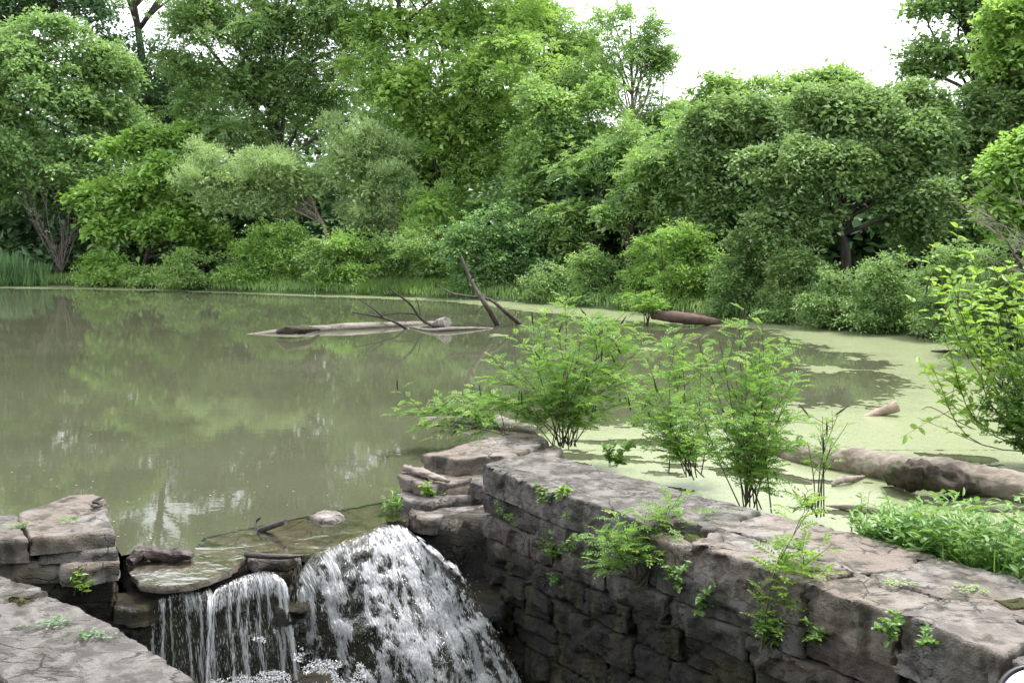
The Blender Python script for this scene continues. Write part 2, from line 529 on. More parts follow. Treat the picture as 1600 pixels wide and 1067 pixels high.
# ------------------------------------------------------------------ the setting: ground, pond, stream
bank_px = [(0, 447), (120, 447), (250, 452), (400, 458), (560, 462), (640, 465), (720, 468), (800, 472), (900, 480), (1000, 488),
           (1180, 503), (1300, 515), (1440, 527)]
BANK = [tuple(onz(*p)[:2]) for p in bank_px] + [(9.2, 17.4), (8.6, 13.2), (7.2, 10.2), (5.9, 7.6), (4.6, 6.0), (3.5, 5.0), (2.62, 4.55)]
DAM = [(2.30, 4.60), (1.5, 5.52), (.25, 6.95), (.1, 7.6), (-.5, 7.25)] + [tuple(onz(*p)[:2]) for p in
       [(650, 790), (600, 784), (520, 799), (430, 817), (319, 840), (300, 862), (212, 863), (190, 868), (168, 830)]] + [(-3.5, 5.9)]
LEFT = [(-6.5, 4.2), (-14, 7), (-28, 17), (-37, 30), (-34, 41), (-27, 40.2)]
POND = np.array(BANK + DAM + LEFT)

def inside(P, poly):
    x, y = P[:, 0], P[:, 1]
    r = np.zeros(len(P), bool)
    a, b = poly, np.roll(poly, -1, 0)
    for (x0, y0), (x1, y1) in zip(a, b):
        c = (y0 > y) != (y1 > y)
        r ^= c & (x < (x1 - x0) * (y - y0) / ((y1 - y0) if y1 != y0 else 1e-9) + x0)
    return r

def edge_dist(P, poly, closed=True):
    best = np.full(len(P), 1e9)
    n = len(poly)
    for i in range(n if closed else n - 1):
        a, b = poly[i], poly[(i + 1) % n]
        ab = b - a
        t = np.clip(((P - a) @ ab) / (ab @ ab), 0, 1)
        best = np.minimum(best, np.linalg.norm(P - (a + t[:, None] * ab), axis=1))
    return best

def ground_z(P):
    P = np.asarray(P, float).reshape(-1, 2)
    ins = inside(P, POND)
    d = edge_dist(P, POND)
    z = np.where(ins, -np.minimum(d, 1.0) * .8, .06 + np.minimum(d, .5) * .35 + np.clip(d - .5, 0, 25) * .045)
    z += np.where(ins, 0, fbm(np.c_[P * .35, np.zeros(len(P))], 3, 3) * np.minimum(d, 3) * .06)
    near = (P[:, 1] < 8.6) & (P[:, 0] < 2.75 + .25 * np.clip(P[:, 1] - 4.6, 0, 9)) & (P[:, 0] > -6)
    return np.where(near, -2.1, z)

xs = np.unique(np.concatenate([np.linspace(-130, -60, 8), np.linspace(-60, -10, 50), np.linspace(-10, 12, 60), np.linspace(12, 60, 34), np.linspace(60, 130, 8)]))
ys = np.unique(np.concatenate([np.linspace(-60, -10, 10), np.linspace(-10, 10, 50), np.linspace(10, 60, 90), np.linspace(60, 150, 10)]))
gx, gy = np.meshgrid(xs, ys)
gp = np.c_[gx.ravel(), gy.ravel()]
nx, ny = len(xs), len(ys)
ii = (np.arange(ny - 1)[:, None] * nx + np.arange(nx - 1)[None]).ravel()
g = MB().add(np.c_[gp, ground_z(gp)], np.stack([ii, ii + 1, ii + nx + 1, ii + nx], 1)).build('ground', M['ground'], smooth=True)
tag(g, 'green earthen ground of the pond banks', kind='structure')

import bmesh
def poly_sheet(name, pts, z, mat):
    bm = bmesh.new()
    f = bm.faces.new([bm.verts.new((float(x), float(y), z)) for x, y in pts])
    bm.normal_update()
    if f.normal.z < 0:
        f.normal_flip()
    bmesh.ops.triangulate(bm, faces=[f])
    me = bpy.data.meshes.new(name)
    bm.to_mesh(me)
    bm.free()
    me.materials.append(mat)
    return link(name, me)
WATER = []
c0 = POND[:len(BANK)].mean(0)
for i, (x, y) in enumerate(BANK[:-3]):               # run the sheet a little way under the banks
    v = unit(np.array([x, y]) - np.array([-8.0, 20.0]))
    WATER.append((x + v[0] * .8, y + v[1] * .8))
WATER += list(BANK[-3:]) + DAM + LEFT
w = poly_sheet('pond_water', WATER, 0.0, M['pond'])
for p in w.data.polygons:
    pass
tag(w, 'murky olive green pond with mirrored trees', kind='structure')
st = poly_sheet('stream_water', [(-7, 2), (-3.5, 7), (0.5, 7.4), (4, 2), (4, -3), (-7, -3)], -1.75, M['stream'])
tag(st, 'dark stream below the spillway', kind='structure')

# ------------------------------------------------------------------ trees and shrubs
def gz(x, y):
    return float(ground_z([[x, y]])[0])

def crown_clumps(rng, lobes):
    """uneven clumps over the shell of each lobe, a few inside"""
    out = []
    for c0, r0 in lobes:
        parts_ = []
        for q in range(4):                               # every bough breaks up into uneven masses
            o_ = unit(rng.normal(0, 1, 3) * [1, .8, 1]) * rng.uniform(.35, .95)
            f_ = rng.uniform(.34, .70)
            parts_.append((c0 + r0 * o_, r0 * f_ * [rng.uniform(.8, 1.5), 1, rng.uniform(.55, 1.2)]))
        for c, r in parts_:
            m = 15
            d = unit(rng.normal(0, 1, (m, 3)))
            d[:, 2] = np.where(d[:, 2] < -.55, -d[:, 2], d[:, 2])
            cc = c + r * d * rng.uniform(.6, 1.15, (m, 1))
            rad = r0.mean() * rng.uniform(.11, .30, m)
            w = np.where(d[:, 1] > .35, .5, 1.0)
            out += [(cc[i], rad[i], w[i] * rad[i] ** 2) for i in range(m)]
            d = unit(rng.normal(0, 1, (4, 3)) + [0, -.2, .6])                 # stray sprays beyond the outline
            q = rng.uniform(1.15, 1.6, (4, 1))
            out += [(c + r * d[i] * q[i], r0.mean() * rng.uniform(.07, .15), r0.mean() ** 2 * .012) for i in range(4)]
    return out

def foliage(mb, rng, clumps, n_leaf, style, L, sparse=0.0):
    tot = sum(c[2] for c in clumps)
    per = {'pinnate': 9, 'broad': 5, 'willow': 6, 'weed': 5}[style]
    C, R, cid = [], [], []
    for i, (c, r, wgt) in enumerate(clumps):
        k = max(3, int(n_leaf * wgt / tot / per))
        C.append(np.repeat(c[None], k, 0)); R.append(np.full(k, r)); cid.append(np.full(k, rng.uniform(-.26, .26)))
    C, R, cid = np.concatenate(C), np.concatenate(R), np.concatenate(cid)
    n = len(C)
    d = unit(rng.normal(0, 1, (n, 3)) * [1, 1, .9] + [0, 0, .75])
    rr = rng.uniform(.3, 1.1, n) ** .7
    if sparse:
        rr *= 1 + sparse * rng.uniform(-.3, .6, n)
    O = C + d * (R * rr)[:, None] * [1.0, 1.0, .72]
    t0 = .45 + cid + rng.uniform(-.2, .2, n)
    up = np.array([0, 0, 1.0])
    if style == 'pinnate':
        D = unit(d * [1, 1, .5] + rng.normal(0, .35, (n, 3)) - up * .15)
        N = unit(up + rng.normal(0, .35, (n, 3)))
        fronds(mb, rng, O, D, N, L * rng.uniform(2.0, 3.0, n), 4, .40, L, t0, .35)
    elif style == 'willow':
        D = unit(d * [1, 1, .8] + rng.normal(0, .4, (n, 3)) + up * .25)
        for k in range(per):
            leaves(mb, O + D * (L * .45 * k)[..., None] if np.ndim(L) else O + D * L * .35 * k,
                   D * .7 + rng.normal(0, .6, (n, 3)), up + rng.normal(0, .7, (n, 3)), L * rng.uniform(.8, 1.3, n), L * .26, t0 + rng.uniform(-.15, .15, n))
    else:
        weed = style == 'weed'
        D = unit(d * [1, 1, .6] + rng.normal(0, .45, (n, 3)) + up * (.45 if weed else .12))
        side = unit(np.cross(D, up + rng.normal(0, .3, (n, 3))))
        tw = rng.uniform(.7, 1.5, n)[:, None]
        for k in range(per):                              # leaves left and right along a drooping twig
            off = D * tw * L * .42 * k - up * tw * L * .05 * k * k + rng.normal(0, .25 * L, (n, 3))
            sg = 1 if k % 2 else -1
            leaves(mb, O + off, D * .6 + side * sg * .8 + rng.normal(0, .35, (n, 3)) - up * .2, up + rng.normal(0, .45, (n, 3)),
                   L * rng.uniform(.7, 1.25, n), L * (.62 if style == 'broad' else .40), t0 + .03 * k + rng.uniform(-.15, .15, n))

def limbs(mb, rng, base, path, r0, targets, k=2):
    """tapering trunk along the path, boughs out to the targets"""
    tr = curve_pts(path, 14)
    rad = np.linspace(r0, r0 * .28, len(tr))
    rad[0] *= 1.35
    tube(mb, tr, rad, 8, .12, int(rng.integers(99)), freq=3)
    for tg in targets:
        i = int(np.clip(rng.uniform(.35, .85) * len(tr), 1, len(tr) - 2))
        # leave the trunk below the target
        below = np.where(tr[:, 2] < tg[2] - .15 * abs(tg[2] - tr[0, 2]))[0]
        if len(below): i = min(max(i, 1), below[-1]) if below[-1] > 0 else 1
        a = tr[i]
        mid = (a + tg) / 2 + rng.normal(0, .08, 3) * np.linalg.norm(tg - a) + np.array([0, 0, .06]) * np.linalg.norm(tg - a)
        tube(mb, curve_pts([a, mid, tg], 8), np.linspace(rad[i] * .62, max(rad[i] * .12, .012), 9), 5, .08, 3, cap=False)

TREE_K = 2.3
def tree(name, label, cat, style, mat, D, base_u, r0, lobes, L=.15, seed=0, bark='bark', lean=None, dens=1.0, group=None, dz=.6, sparse=0, nlimb=10, top=None):
    rng = np.random.default_rng(seed * 7 + 11)
    s = D / FPX
    L = L * 1.25
    LB = []
    n = 0
    for (u, v, ru, rv) in lobes:
        ry = .5 * (ru + rv) * s
        off = rng.uniform(-.45, .35) * ry
        c = aty(u, v, D + off)
        LB.append((c, np.array([ru * s, ry, rv * s])))
        n += TREE_K * ru * rv * dens * (.15 / L) ** 1.2
    bx = aty(base_u, 400, D)[0]
    base = np.array([bx, D, gz(bx, D) - .1])
    t = thing(name, label, cat, base + [0, 0, .1], group)
    cl = crown_clumps(rng, LB)
    main = max(LB, key=lambda q: q[0][2])[0] if top is None else aty(top[0], top[1], D)
    m0 = LB[0][0]
    if lean is not None:
        path = [base] + [aty(u, v, D) for u, v in lean]
    else:
        path = [base, base * .6 + main * .4 + rng.normal(0, .15, 3) * [1, 1, 0], main]
    mb = MB()
    tg = [c for c, r in LB] + [cl[i][0] for i in rng.choice(len(cl), min(nlimb, len(cl)), replace=False)]
    limbs(mb, rng, base, path, r0, tg)
    mb.build('trunk', M[bark], t, True)
    mb = MB()
    foliage(mb, rng, cl, n, style, L, sparse)
    core = [(c, r.mean() * .62, r.mean() ** 2) for c, r in LB]
    foliage(mb, rng, core, n * .14 * (1 - sparse), 'broad', L * 1.45)
    mb.build('crown', M[mat], t)
    return t

TREES = [
 # name, label, style, leaf, distance, base u, trunk radius, lobes, extra
 ('tall_tree', 'tall dark tree with bare forked trunks against the sky, upper left', 'broad', 'dark', 51, 226, .34,
  [(190, -50, 90, 50), (300, -60, 80, 60), (270, 110, 60, 60), (180, 95, 50, 45), (330, 150, 55, 55), (250, 190, 70, 40)], dict(L=.2, lean=[(236, 250), (222, 90), (205, -20), (200, -80)], dens=.55)),
 ('oak_tree', 'dark tree with a crooked overhanging bough in the top left corner', 'broad', 'dark', 48, -40, .4,
  [(40, 5, 90, 35), (130, 10, 45, 28), (-50, 20, 90, 60), (70, -50, 100, 50)], dict(L=.2, lean=[(-40, 200), (-20, 60), (60, 22), (135, 50)], dens=.7)),
 ('maple_tree', 'large blue green tree at the left edge above the grey dead twigs', 'broad', 'maple', 43, 88, .24,
  [(50, 110, 105, 65), (140, 170, 65, 80), (10, 220, 85, 70), (115, 265, 80, 55), (-60, 150, 80, 90), (150, 95, 60, 50), (40, 300, 60, 40)], dict(L=.17)),
 ('ash_tree', 'tall blue green tree with drooping tiers left of the walnut', 'pinnate', 'ash', 42, 445, .3,
  [(420, 55, 110, 70), (320, 45, 75, 75), (520, 50, 60, 80), (390, 135, 100, 45), (470, 165, 75, 45), (310, 120, 60, 45), (390, 215, 70, 30), (500, -40, 90, 60), (380, -50, 90, 60), (330, 205, 50, 45)],
  dict(L=.16, lean=[(438, 300), (428, 170), (415, 60), (400, -40)])),
 ('walnut_tree', 'tallest bright green feathery tree behind the two willows', 'pinnate', 'walnut', 39, 717, .26,
  [(690, 60, 95, 65), (765, 120, 75, 80), (635, 140, 75, 75), (700, 205, 85, 60), (605, 50, 65, 75), (790, 50, 55, 65), (650, 265, 65, 50), (740, 280, 65, 45), (750, -40, 90, 55), (610, -50, 90, 60), (690, 330, 60, 35), (780, 215, 50, 55)], dict(L=.17)),
 ('poplar_tree', 'slender bright tree top between the walnut and the sparse tree', 'pinnate', 'mid', 41, 850, .2,
  [(850, 70, 50, 50), (880, 130, 55, 60), (835, 20, 35, 45), (900, 80, 35, 50), (850, 200, 50, 60)], dict(L=.16)),
 ('box_elder', 'sparse airy tree whose thin top stands against the white sky', 'pinnate', 'mid', 36, 1000, .13,
  [(955, 50, 34, 38), (968, 110, 38, 45), (1012, 62, 20, 34), (1018, 120, 26, 55), (925, 125, 36, 45), (1035, 85, 14, 22), (1000, 190, 48, 40), (1040, 190, 25, 30)], dict(L=.14, dens=.38, sparse=.6, bark='bark_pale', top=(985, 40), nlimb=22)),
 ('vine_covered_tree', 'rounded tree draped in vines right of the walnut', 'broad', 'mid', 34, 925, .17,
  [(862, 165, 45, 38), (875, 235, 60, 50), (830, 290, 45, 50), (900, 300, 65, 50), (860, 350, 60, 35), (935, 220, 40, 60)], dict(L=.13)),
 ('twin_trunk_tree', 'light green tree with the dark visible trunk right of the centre', 'pinnate', 'mid', 31.5, 930, .13,
  [(950, 285, 55, 42), (905, 335, 42, 28), (975, 245, 45, 45), (885, 385, 36, 26), (962, 330, 24, 18)], dict(L=.13, lean=[(932, 360), (938, 290), (960, 220)])),
 ('locust_tree', 'light green tree with a dark forked trunk beside the fallen red log', 'pinnate', 'mid', 29.5, 982, .14,
  [(1010, 285, 60, 48), (1045, 345, 42, 38), (955, 345, 26, 20), (1045, 240, 45, 50), (1030, 395, 34, 24)], dict(L=.13, lean=[(982, 390), (988, 330), (1010, 270)])),
 ('hickory_tree', 'pale green rounded treetop beside the sky gap, left of the twin domes', 'broad', 'mid', 38, 1130, .2,
  [(1150, 165, 55, 38), (1105, 195, 50, 45), (1190, 185, 40, 40), (1080, 230, 40, 50)], dict(L=.16)),
 ('elm_tree', 'dense dark grey green tree behind the fallen red log', 'broad', 'grey', 28, 1145, .15,
  [(1125, 225, 60, 50), (1180, 250, 60, 65), (1105, 285, 55, 55), (1160, 320, 60, 50), (1200, 200, 45, 40), (1120, 345, 50, 35)], dict(L=.12)),
 ('linden_tree', 'round bright treetop standing highest below the open sky at right', 'broad', 'mid', 43, 1285, .2,
  [(1295, 130, 50, 38), (1240, 145, 36, 30), (1335, 150, 30, 28), (1285, 180, 70, 40)], dict(L=.17)),
 ('apple_tree', 'broad grey green tree with a twisted dark trunk over the duckweed', 'broad', 'grey', 23.5, 1325, .17,
  [(1320, 185, 75, 42), (1255, 260, 75, 60), (1390, 240, 70, 60), (1320, 275, 90, 45), (1225, 335, 50, 42), (1410, 325, 55, 46), (1275, 345, 34, 24), (1440, 270, 50, 60)],
  dict(L=.105, lean=[(1322, 400), (1312, 350), (1325, 280), (1320, 220)], bark='bark_dark')),
 ('hawthorn_tree', 'wide dark green tree filling the right bank under the tall oak', 'broad', 'grey', 24.5, 1490, .16,
  [(1450, 190, 65, 42), (1520, 215, 75, 55), (1480, 290, 70, 60), (1560, 180, 55, 40), (1540, 300, 60, 60), (1480, 370, 60, 50), (1590, 250, 50, 60)], dict(L=.11)),
 ('pin_oak_tree', 'tall shaded tree with a dark bough in the top right corner', 'broad', 'ash', 33, 1555, .24,
  [(1500, 25, 60, 40), (1465, 80, 50, 22), (1560, 40, 40, 50), (1440, 15, 30, 24), (1525, -30, 80, 40), (1430, 110, 30, 14), (1510, 105, 35, 20)], dict(L=.15, lean=[(1560, 220), (1540, 120), (1515, 60), (1500, -10)], dens=.42, bark='bark_dark', nlimb=20)),
 ('cottonwood_tree', 'bright green tree cut off by the right edge of the picture, high up', 'broad', 'walnut', 24, 1660, .2,
  [(1590, 75, 50, 55), (1630, 20, 60, 60), (1640, 120, 60, 60)], dict(L=.13)),
 ('buckthorn_tree', 'light green tree at the right edge above the lime leaved shrub', 'broad', 'fresh', 15.5, 1660, .09,
  [(1600, 232, 40, 26), (1572, 268, 34, 26), (1612, 300, 46, 36), (1560, 318, 26, 24), (1640, 260, 50, 50), (1585, 350, 36, 26)], dict(L=.085, dens=.6)),
 ('redbud_tree', 'leafy light green small tree between dead twigs and the first willow', 'broad', 'fresh', 40.5, 215, .12,
  [(205, 305, 60, 42), (262, 262, 48, 40), (160, 350, 42, 32), (240, 352, 58, 36), (300, 335, 38, 42), (212, 236, 46, 28), (285, 218, 34, 22), (310, 374, 34, 24), (155, 305, 28, 24)], dict(L=.2)),
 ('willow_tree', 'pale olive twin domed willow with a leaning bare trunk on its right', 'willow', 'willow', 37.2, 514, .1,
  [(332, 282, 44, 42), (440, 272, 52, 42), (395, 295, 48, 36), (470, 300, 32, 34), (350, 318, 42, 28), (425, 322, 42, 26)], dict(L=.12, lean=[(510, 365), (496, 335), (484, 312), (440, 290)], bark='bark_pale', dens=1.5)),
 ('willow_tree', 'pale olive willow in the middle with a straight bare trunk', 'willow', 'willow', 37, 617, .12,
  [(575, 225, 48, 38), (605, 270, 48, 42), (545, 262, 36, 38), (580, 300, 50, 30), (570, 350, 40, 30)], dict(L=.12, lean=[(616, 380), (613, 335), (600, 270), (580, 220)], bark='bark_pale', dens=1.5)),
 ('sapling', 'small pale green sapling right of the middle willow', 'willow', 'fresh', 36, 680, .05,
  [(672, 325, 32, 32), (660, 360, 34, 26), (695, 365, 26, 24)], dict(L=.14, dens=1.2)),
]
for i, (nm, lb, sty, mt, D, bu, r0, lobes, kw) in enumerate(TREES):
    tree(nm, lb, 'tree', sty, mt, D, bu, r0, lobes, seed=i + 1, **kw)

SHRUBS = [
 ('low pale shrub on the lawn edge beside the reeds', 'weed', 'fresh', 39.2, [(160, 420, 36, 18), (185, 432, 40, 14)]),
 ('low creeping shrub along the far water edge below the leafy small tree', 'weed', 'mid', 38.2, [(225, 436, 30, 12), (265, 434, 28, 16)]),
 ('dark low shrub at the water edge below the left willow dome', 'weed', 'mid', 37.0, [(300, 426, 40, 22), (345, 430, 34, 22)]),
 ('tall fresh shrub with layered leaves below the left willow', 'weed', 'fresh', 36.2, [(400, 415, 45, 34), (430, 382, 48, 22), (455, 420, 36, 30)]),
 ('rounded dark fresh shrub below the leaning bare trunk', 'weed', 'mid', 35.3, [(500, 425, 38, 28), (520, 395, 36, 22)]),
 ('bright bushy shrub at the water edge left of the grassy bank', 'weed', 'fresh', 34.6, [(545, 425, 40, 32), (545, 390, 30, 20)]),
 ('soft green shrub on the grassy bank under the middle willow', 'weed', 'mid', 35.0, [(600, 405, 34, 26), (630, 415, 34, 24)]),
 ('feathery shrub on the grassy bank behind the leaning dead trunk', 'weed', 'mid', 34.0, [(665, 405, 40, 30), (690, 425, 30, 24)]),
 ('thick thorny mound of vines with pale blossom behind the dead trunk', 'broad', 'vine', 32.0, [(790, 395, 62, 46), (735, 400, 34, 42), (840, 415, 48, 38), (800, 360, 46, 20), (760, 430, 40, 24)]),
 ('low dark shrub at the water edge right of the vine mound', 'weed', 'ash', 29.6, [(850, 448, 38, 24), (895, 455, 34, 22)]),
 ('low leafy shrub between the vine mound and the red log', 'weed', 'mid', 28.3, [(940, 452, 40, 26), (925, 425, 36, 24)]),
 ('light shrub just behind the left end of the red log', 'weed', 'fresh', 26.9, [(1005, 450, 38, 28), (1030, 410, 40, 30)]),
 ('tall arching shrub above the red log', 'weed', 'fresh', 26.0, [(1075, 420, 46, 36), (1110, 450, 42, 32), (1060, 385, 36, 24)]),
 ('dark shrub at the water right of the red log', 'weed', 'ash', 24.2, [(1165, 440, 46, 38), (1150, 470, 40, 24), (1185, 400, 40, 30)]),  # from here on, the darker leaf puts the overhanging trees' shade into colour
 ('shaded shrub left of the twisted dark trunk at the duckweed', 'weed', 'ash', 22.8, [(1245, 455, 48, 38), (1225, 420, 40, 30)]),
 ('shaded feathery shrub in front of the twisted dark trunk', 'weed', 'ash', 21.4, [(1320, 470, 46, 36), (1290, 485, 36, 22)]),
 ('bluish feathery shrub overhanging the duckweed right of the twisted trunk', 'weed', 'ash', 20.4, [(1385, 455, 46, 38), (1420, 485, 40, 30), (1365, 490, 36, 22)]),
 ('dark shrub by the duckweed next to the lime leaved shrub', 'weed', 'ash', 19.2, [(1465, 465, 46, 42), (1490, 500, 36, 26), (1500, 430, 40, 36)]),
 ('dark bush at the right edge behind the lime leaved shrub', 'weed', 'ash', 16.5, [(1570, 440, 50, 50), (1540, 500, 46, 40), (1600, 500, 50, 50)]),
]
for i, (lb, sty, mt, D, lobes) in enumerate(SHRUBS):
    rng = np.random.default_rng(500 + i)
    s = D / FPX
    LB = [(aty(u, v, D + rng.uniform(-.2, .2)), np.array([ru * s, .5 * (ru + rv) * s, rv * s])) for u, v, ru, rv in lobes]
    bx = LB[0][0][0]
    t = thing('shrub', lb, 'shrub', (bx, D, gz(bx, D)), 'shrubs along the far bank')
    cl = crown_clumps(rng, LB)
    cl += [(c + [0, 0, -r[2] * .6], r.mean() * .6, r.mean() ** 2 * .8) for c, r in LB]
    for c, r in LB:                                      # upright shoots above the outline
        for q in range(12):
            x_ = rng.uniform(-1, 1)
            h_ = math.sqrt(1 - x_ * x_) * rng.uniform(.8, 1.5) + .1
            cl.append((c + r * [x_, rng.uniform(-.6, .3), h_], r.mean() * rng.uniform(.08, .16), r.mean() ** 2 * .02))
    for u, v, ru, rv in lobes:                           # skirts that reach the water
        for q in range(7):
            p = aty(u + rng.uniform(-ru, ru), v, D - .25 + rng.uniform(-.3, .2))
            cl.append((np.array([p[0], p[1], rng.uniform(.1, .4)]), rng.uniform(.2, .36), .5 * (ru * s) ** 2 * .12))
    L = .13 * (D / 33) ** .8
    mb = MB()
    foliage(mb, rng, cl, sum(TREE_K * 1.7 * a * b for _, _, a, b in lobes), sty, L * 1.1)
    mb.build('foliage', M[mt], t)
    mb = MB()
    for q in range(9):
        c = cl[int(rng.integers(len(cl)))][0]
        b = np.array([bx + rng.normal(0, .3), D + rng.normal(0, .15), 0])
        b[2] = gz(b[0], b[1]) - .05
        tube(mb, curve_pts([b, b * .4 + c * .6 + [0, 0, .1], c], 6), np.linspace(.03, .008, 7), 5, cap=False)
    mb.build('stems', M['bark'], t, True)

# dim undergrowth behind the shrubs, one mass
rng = np.random.default_rng(77)
mb = MB()
cl = []
for u in range(-120, 900, 26):
    for v in (300, 345, 390, 425):
        D = rng.uniform(44, 48)
        s = D / FPX
        cl.append((aty(u + rng.uniform(-15, 15), v + rng.uniform(-14, 14), D), 36 * s, 1.0))
for u in range(860, 1700, 28):
    for v in (310, 350, 390, 430, 460):
        D = 33 - (u - 860) / 840 * 8 + rng.uniform(0, 2)
        s = D / FPX
        cl.append((aty(u + rng.uniform(-15, 15), v + rng.uniform(-14, 14), D), 32 * s, .8))
for u in range(-200, 900, 45):
    for v in (170, 215, 260, 300, 340, 380, 415):
        D = rng.uniform(54, 62)
        cl.append((aty(u + rng.uniform(-20, 20), v + rng.uniform(-18, 18), D), 55 * D / FPX, 1.6))
for u in range(880, 1750, 45):
    for v in (250, 290, 330, 370, 410):
        D = rng.uniform(40, 46)
        cl.append((aty(u + rng.uniform(-20, 20), v + rng.uniform(-18, 18), D), 52 * D / FPX, 1.2))
foliage(mb, rng, cl, 100000, 'broad', .52)
# unseen foliage added behind the viewer to darken the stone faces
cl = []
for k in range(60):
    a_ = rng.uniform(math.radians(115), math.radians(425 - 180))
    R_ = rng.uniform(9, 15)
    cl.append((np.array([math.sin(a_) * R_, math.cos(a_) * R_, rng.uniform(0, 9)]), rng.uniform(1.6, 2.8), 1.0))
foliage(mb, rng, cl, 16000, 'broad', .7)
tag(mb.build('undergrowth', M['dark']), 'dim green undergrowth of the wood behind the bank, plus unseen foliage added behind the viewer', 'undergrowth', kind='stuff')

# dead twiggy bushes
def dead_bush(label, base, tips, r=.02, seed=0, mat='dead', fork=4):
    rng = np.random.default_rng(seed)
    t = thing('dead_bush', label, 'dead bush', base)
    mb = MB()
    for tp in tips:
        m = (base + tp) / 2 + rng.normal(0, .12, 3)
        pts = curve_pts([base, m, tp], 8)
        tube(mb, pts, np.linspace(r, r * .35, len(pts)), 5, cap=False)
        for k in range(fork):
            i = int(rng.integers(3, len(pts) - 1))
            e = pts[i] + (tp - base) * rng.uniform(.15, .4) + rng.normal(0, .22, 3)
            tube(mb, curve_pts([pts[i], (pts[i] + e) / 2 + rng.normal(0, .05, 3), e], 4), np.linspace(r * .5, r * .22, 5), 4, cap=False)
    mb.build('twigs', M[mat], t, True)
D = 41.3
b = aty(92, 345, D)
dead_bush('bare grey twigs of a dead bush under the blue green tree at left', np.array([b[0], D, gz(b[0], D) + .3]),
          [aty(u, v, D + d) for u, v, d in [(45, 300, .2), (55, 340, -.3), (80, 290, .3), (110, 310, -.2), (60, 355, -.5), (118, 340, .1), (100, 380, -.4), (40, 315, 0), (75, 275, .2), (115, 360, -.3)]], .02, 4, fork=9)
D = 13.5
b = aty(1640, 400, D)
dead_bush('bare grey twigs sticking out at the right edge above the lime leaved shrub', np.array([b[0], D, b[2] - .2]),
          [aty(u, v, D + d) for u, v, d in [(1540, 320, .2), (1560, 350, -.3), (1530, 395, .1), (1580, 310, 0), (1550, 420, -.2), (1590, 380, .2), (1525, 345, 0)]], .012, 6, fork=8)

# reeds at the far left
t = thing('reed_bed', 'clump of tall upright reeds at the far left water edge', 'reeds', onz(40, 445))
rng = np.random.default_rng(9)
n = 1500
u = rng.uniform(-60, 76, n)
D = rng.uniform(39.3, 41.8, n)
base = np.stack([(u - 800) / FPX * D, D, np.full(n, -.02)], 1)
hh = rng.uniform(.8, 1.75, n) * np.where(u > 40, .72, 1.0)
mb = MB()
ln = rng.normal(0, .16, (n, 3)) * [1, 1, 0] + [0, 0, 1]
for s0 in (0.0, .5):
    leaves(mb, base + ln * (hh * s0)[:, None], ln + rng.normal(0, .05, (n, 3)) * s0, rng.normal(0, 1, (n, 3)) * [1, 1, 0] + [0, -.5, 0.01], hh * (.62 if s0 == 0 else .5), .035, rng.uniform(.1, .9, n), fold=.05)
mb.build('blades', M['reed'], t)

# grass along the banks: what nobody could count
def grass(name, label, pts, h, w, mat, seed, lean=.25):
    rng = np.random.default_rng(seed)
    n = len(pts)
    d = rng.normal(0, lean, (n, 3)) * [1, 1, 0] + [0, 0, 1]
    hh = h * rng.uniform(.5, 1.2, n)
    mb = MB()
    sd = rng.normal(0, 1, (n, 3)) * [1, 1, 0] + [0, -.6, .01]
    leaves(mb, pts, d, sd, hh, w, rng.uniform(0, 1, n), fold=.05)
    return tag(mb.build(name, M[mat]), label, 'grass', kind='stuff')
rng = np.random.default_rng(21)
P = []
seg = np.array([onz(u, v)[:2] for u, v in bank_px] + [(9.2, 17.4), (8.6, 13.2)])
for a, b in zip(seg[:-1], seg[1:]):
    L = np.linalg.norm(b - a)
    k = int(L * 230)
    t_ = rng.uniform(0, 1, (k, 1))
    nrm = np.array([-(b - a)[1], (b - a)[0]]) / L
    q = a + t_ * (b - a)
    off = np.abs(rng.normal(0, 1.2, (k, 1)))
    c = q + nrm * off * (1 if nrm[1] > 0 else -1)
    P.append(c)
P = np.concatenate(P)
P = np.c_[P, ground_z(P)]
grass('bank_grass', 'green grass and herbs along the far water edge', P, .34, .03, 'mid', 22)
rng = np.random.default_rng(31)
n = 9000
u = rng.uniform(560, 730, n); D = rng.uniform(32.4, 36, n)
P = np.c_[(u - 800) / FPX * D, D]
P = P[~inside(P, POND)]
grass('meadow_grass', 'bright grass on the open bank in the middle', np.c_[P, ground_z(P)], .42, .03, 'grass', 32)
n = 9000
u = rng.uniform(60, 300, n); D = rng.uniform(40, 46, n)
P = np.c_[(u - 800) / FPX * D, D]
P = P[~inside(P, POND)]
grass('lawn_grass', 'short lawn on the far bank beside the reeds', np.c_[P, ground_z(P)], .16, .03, 'grass', 33)

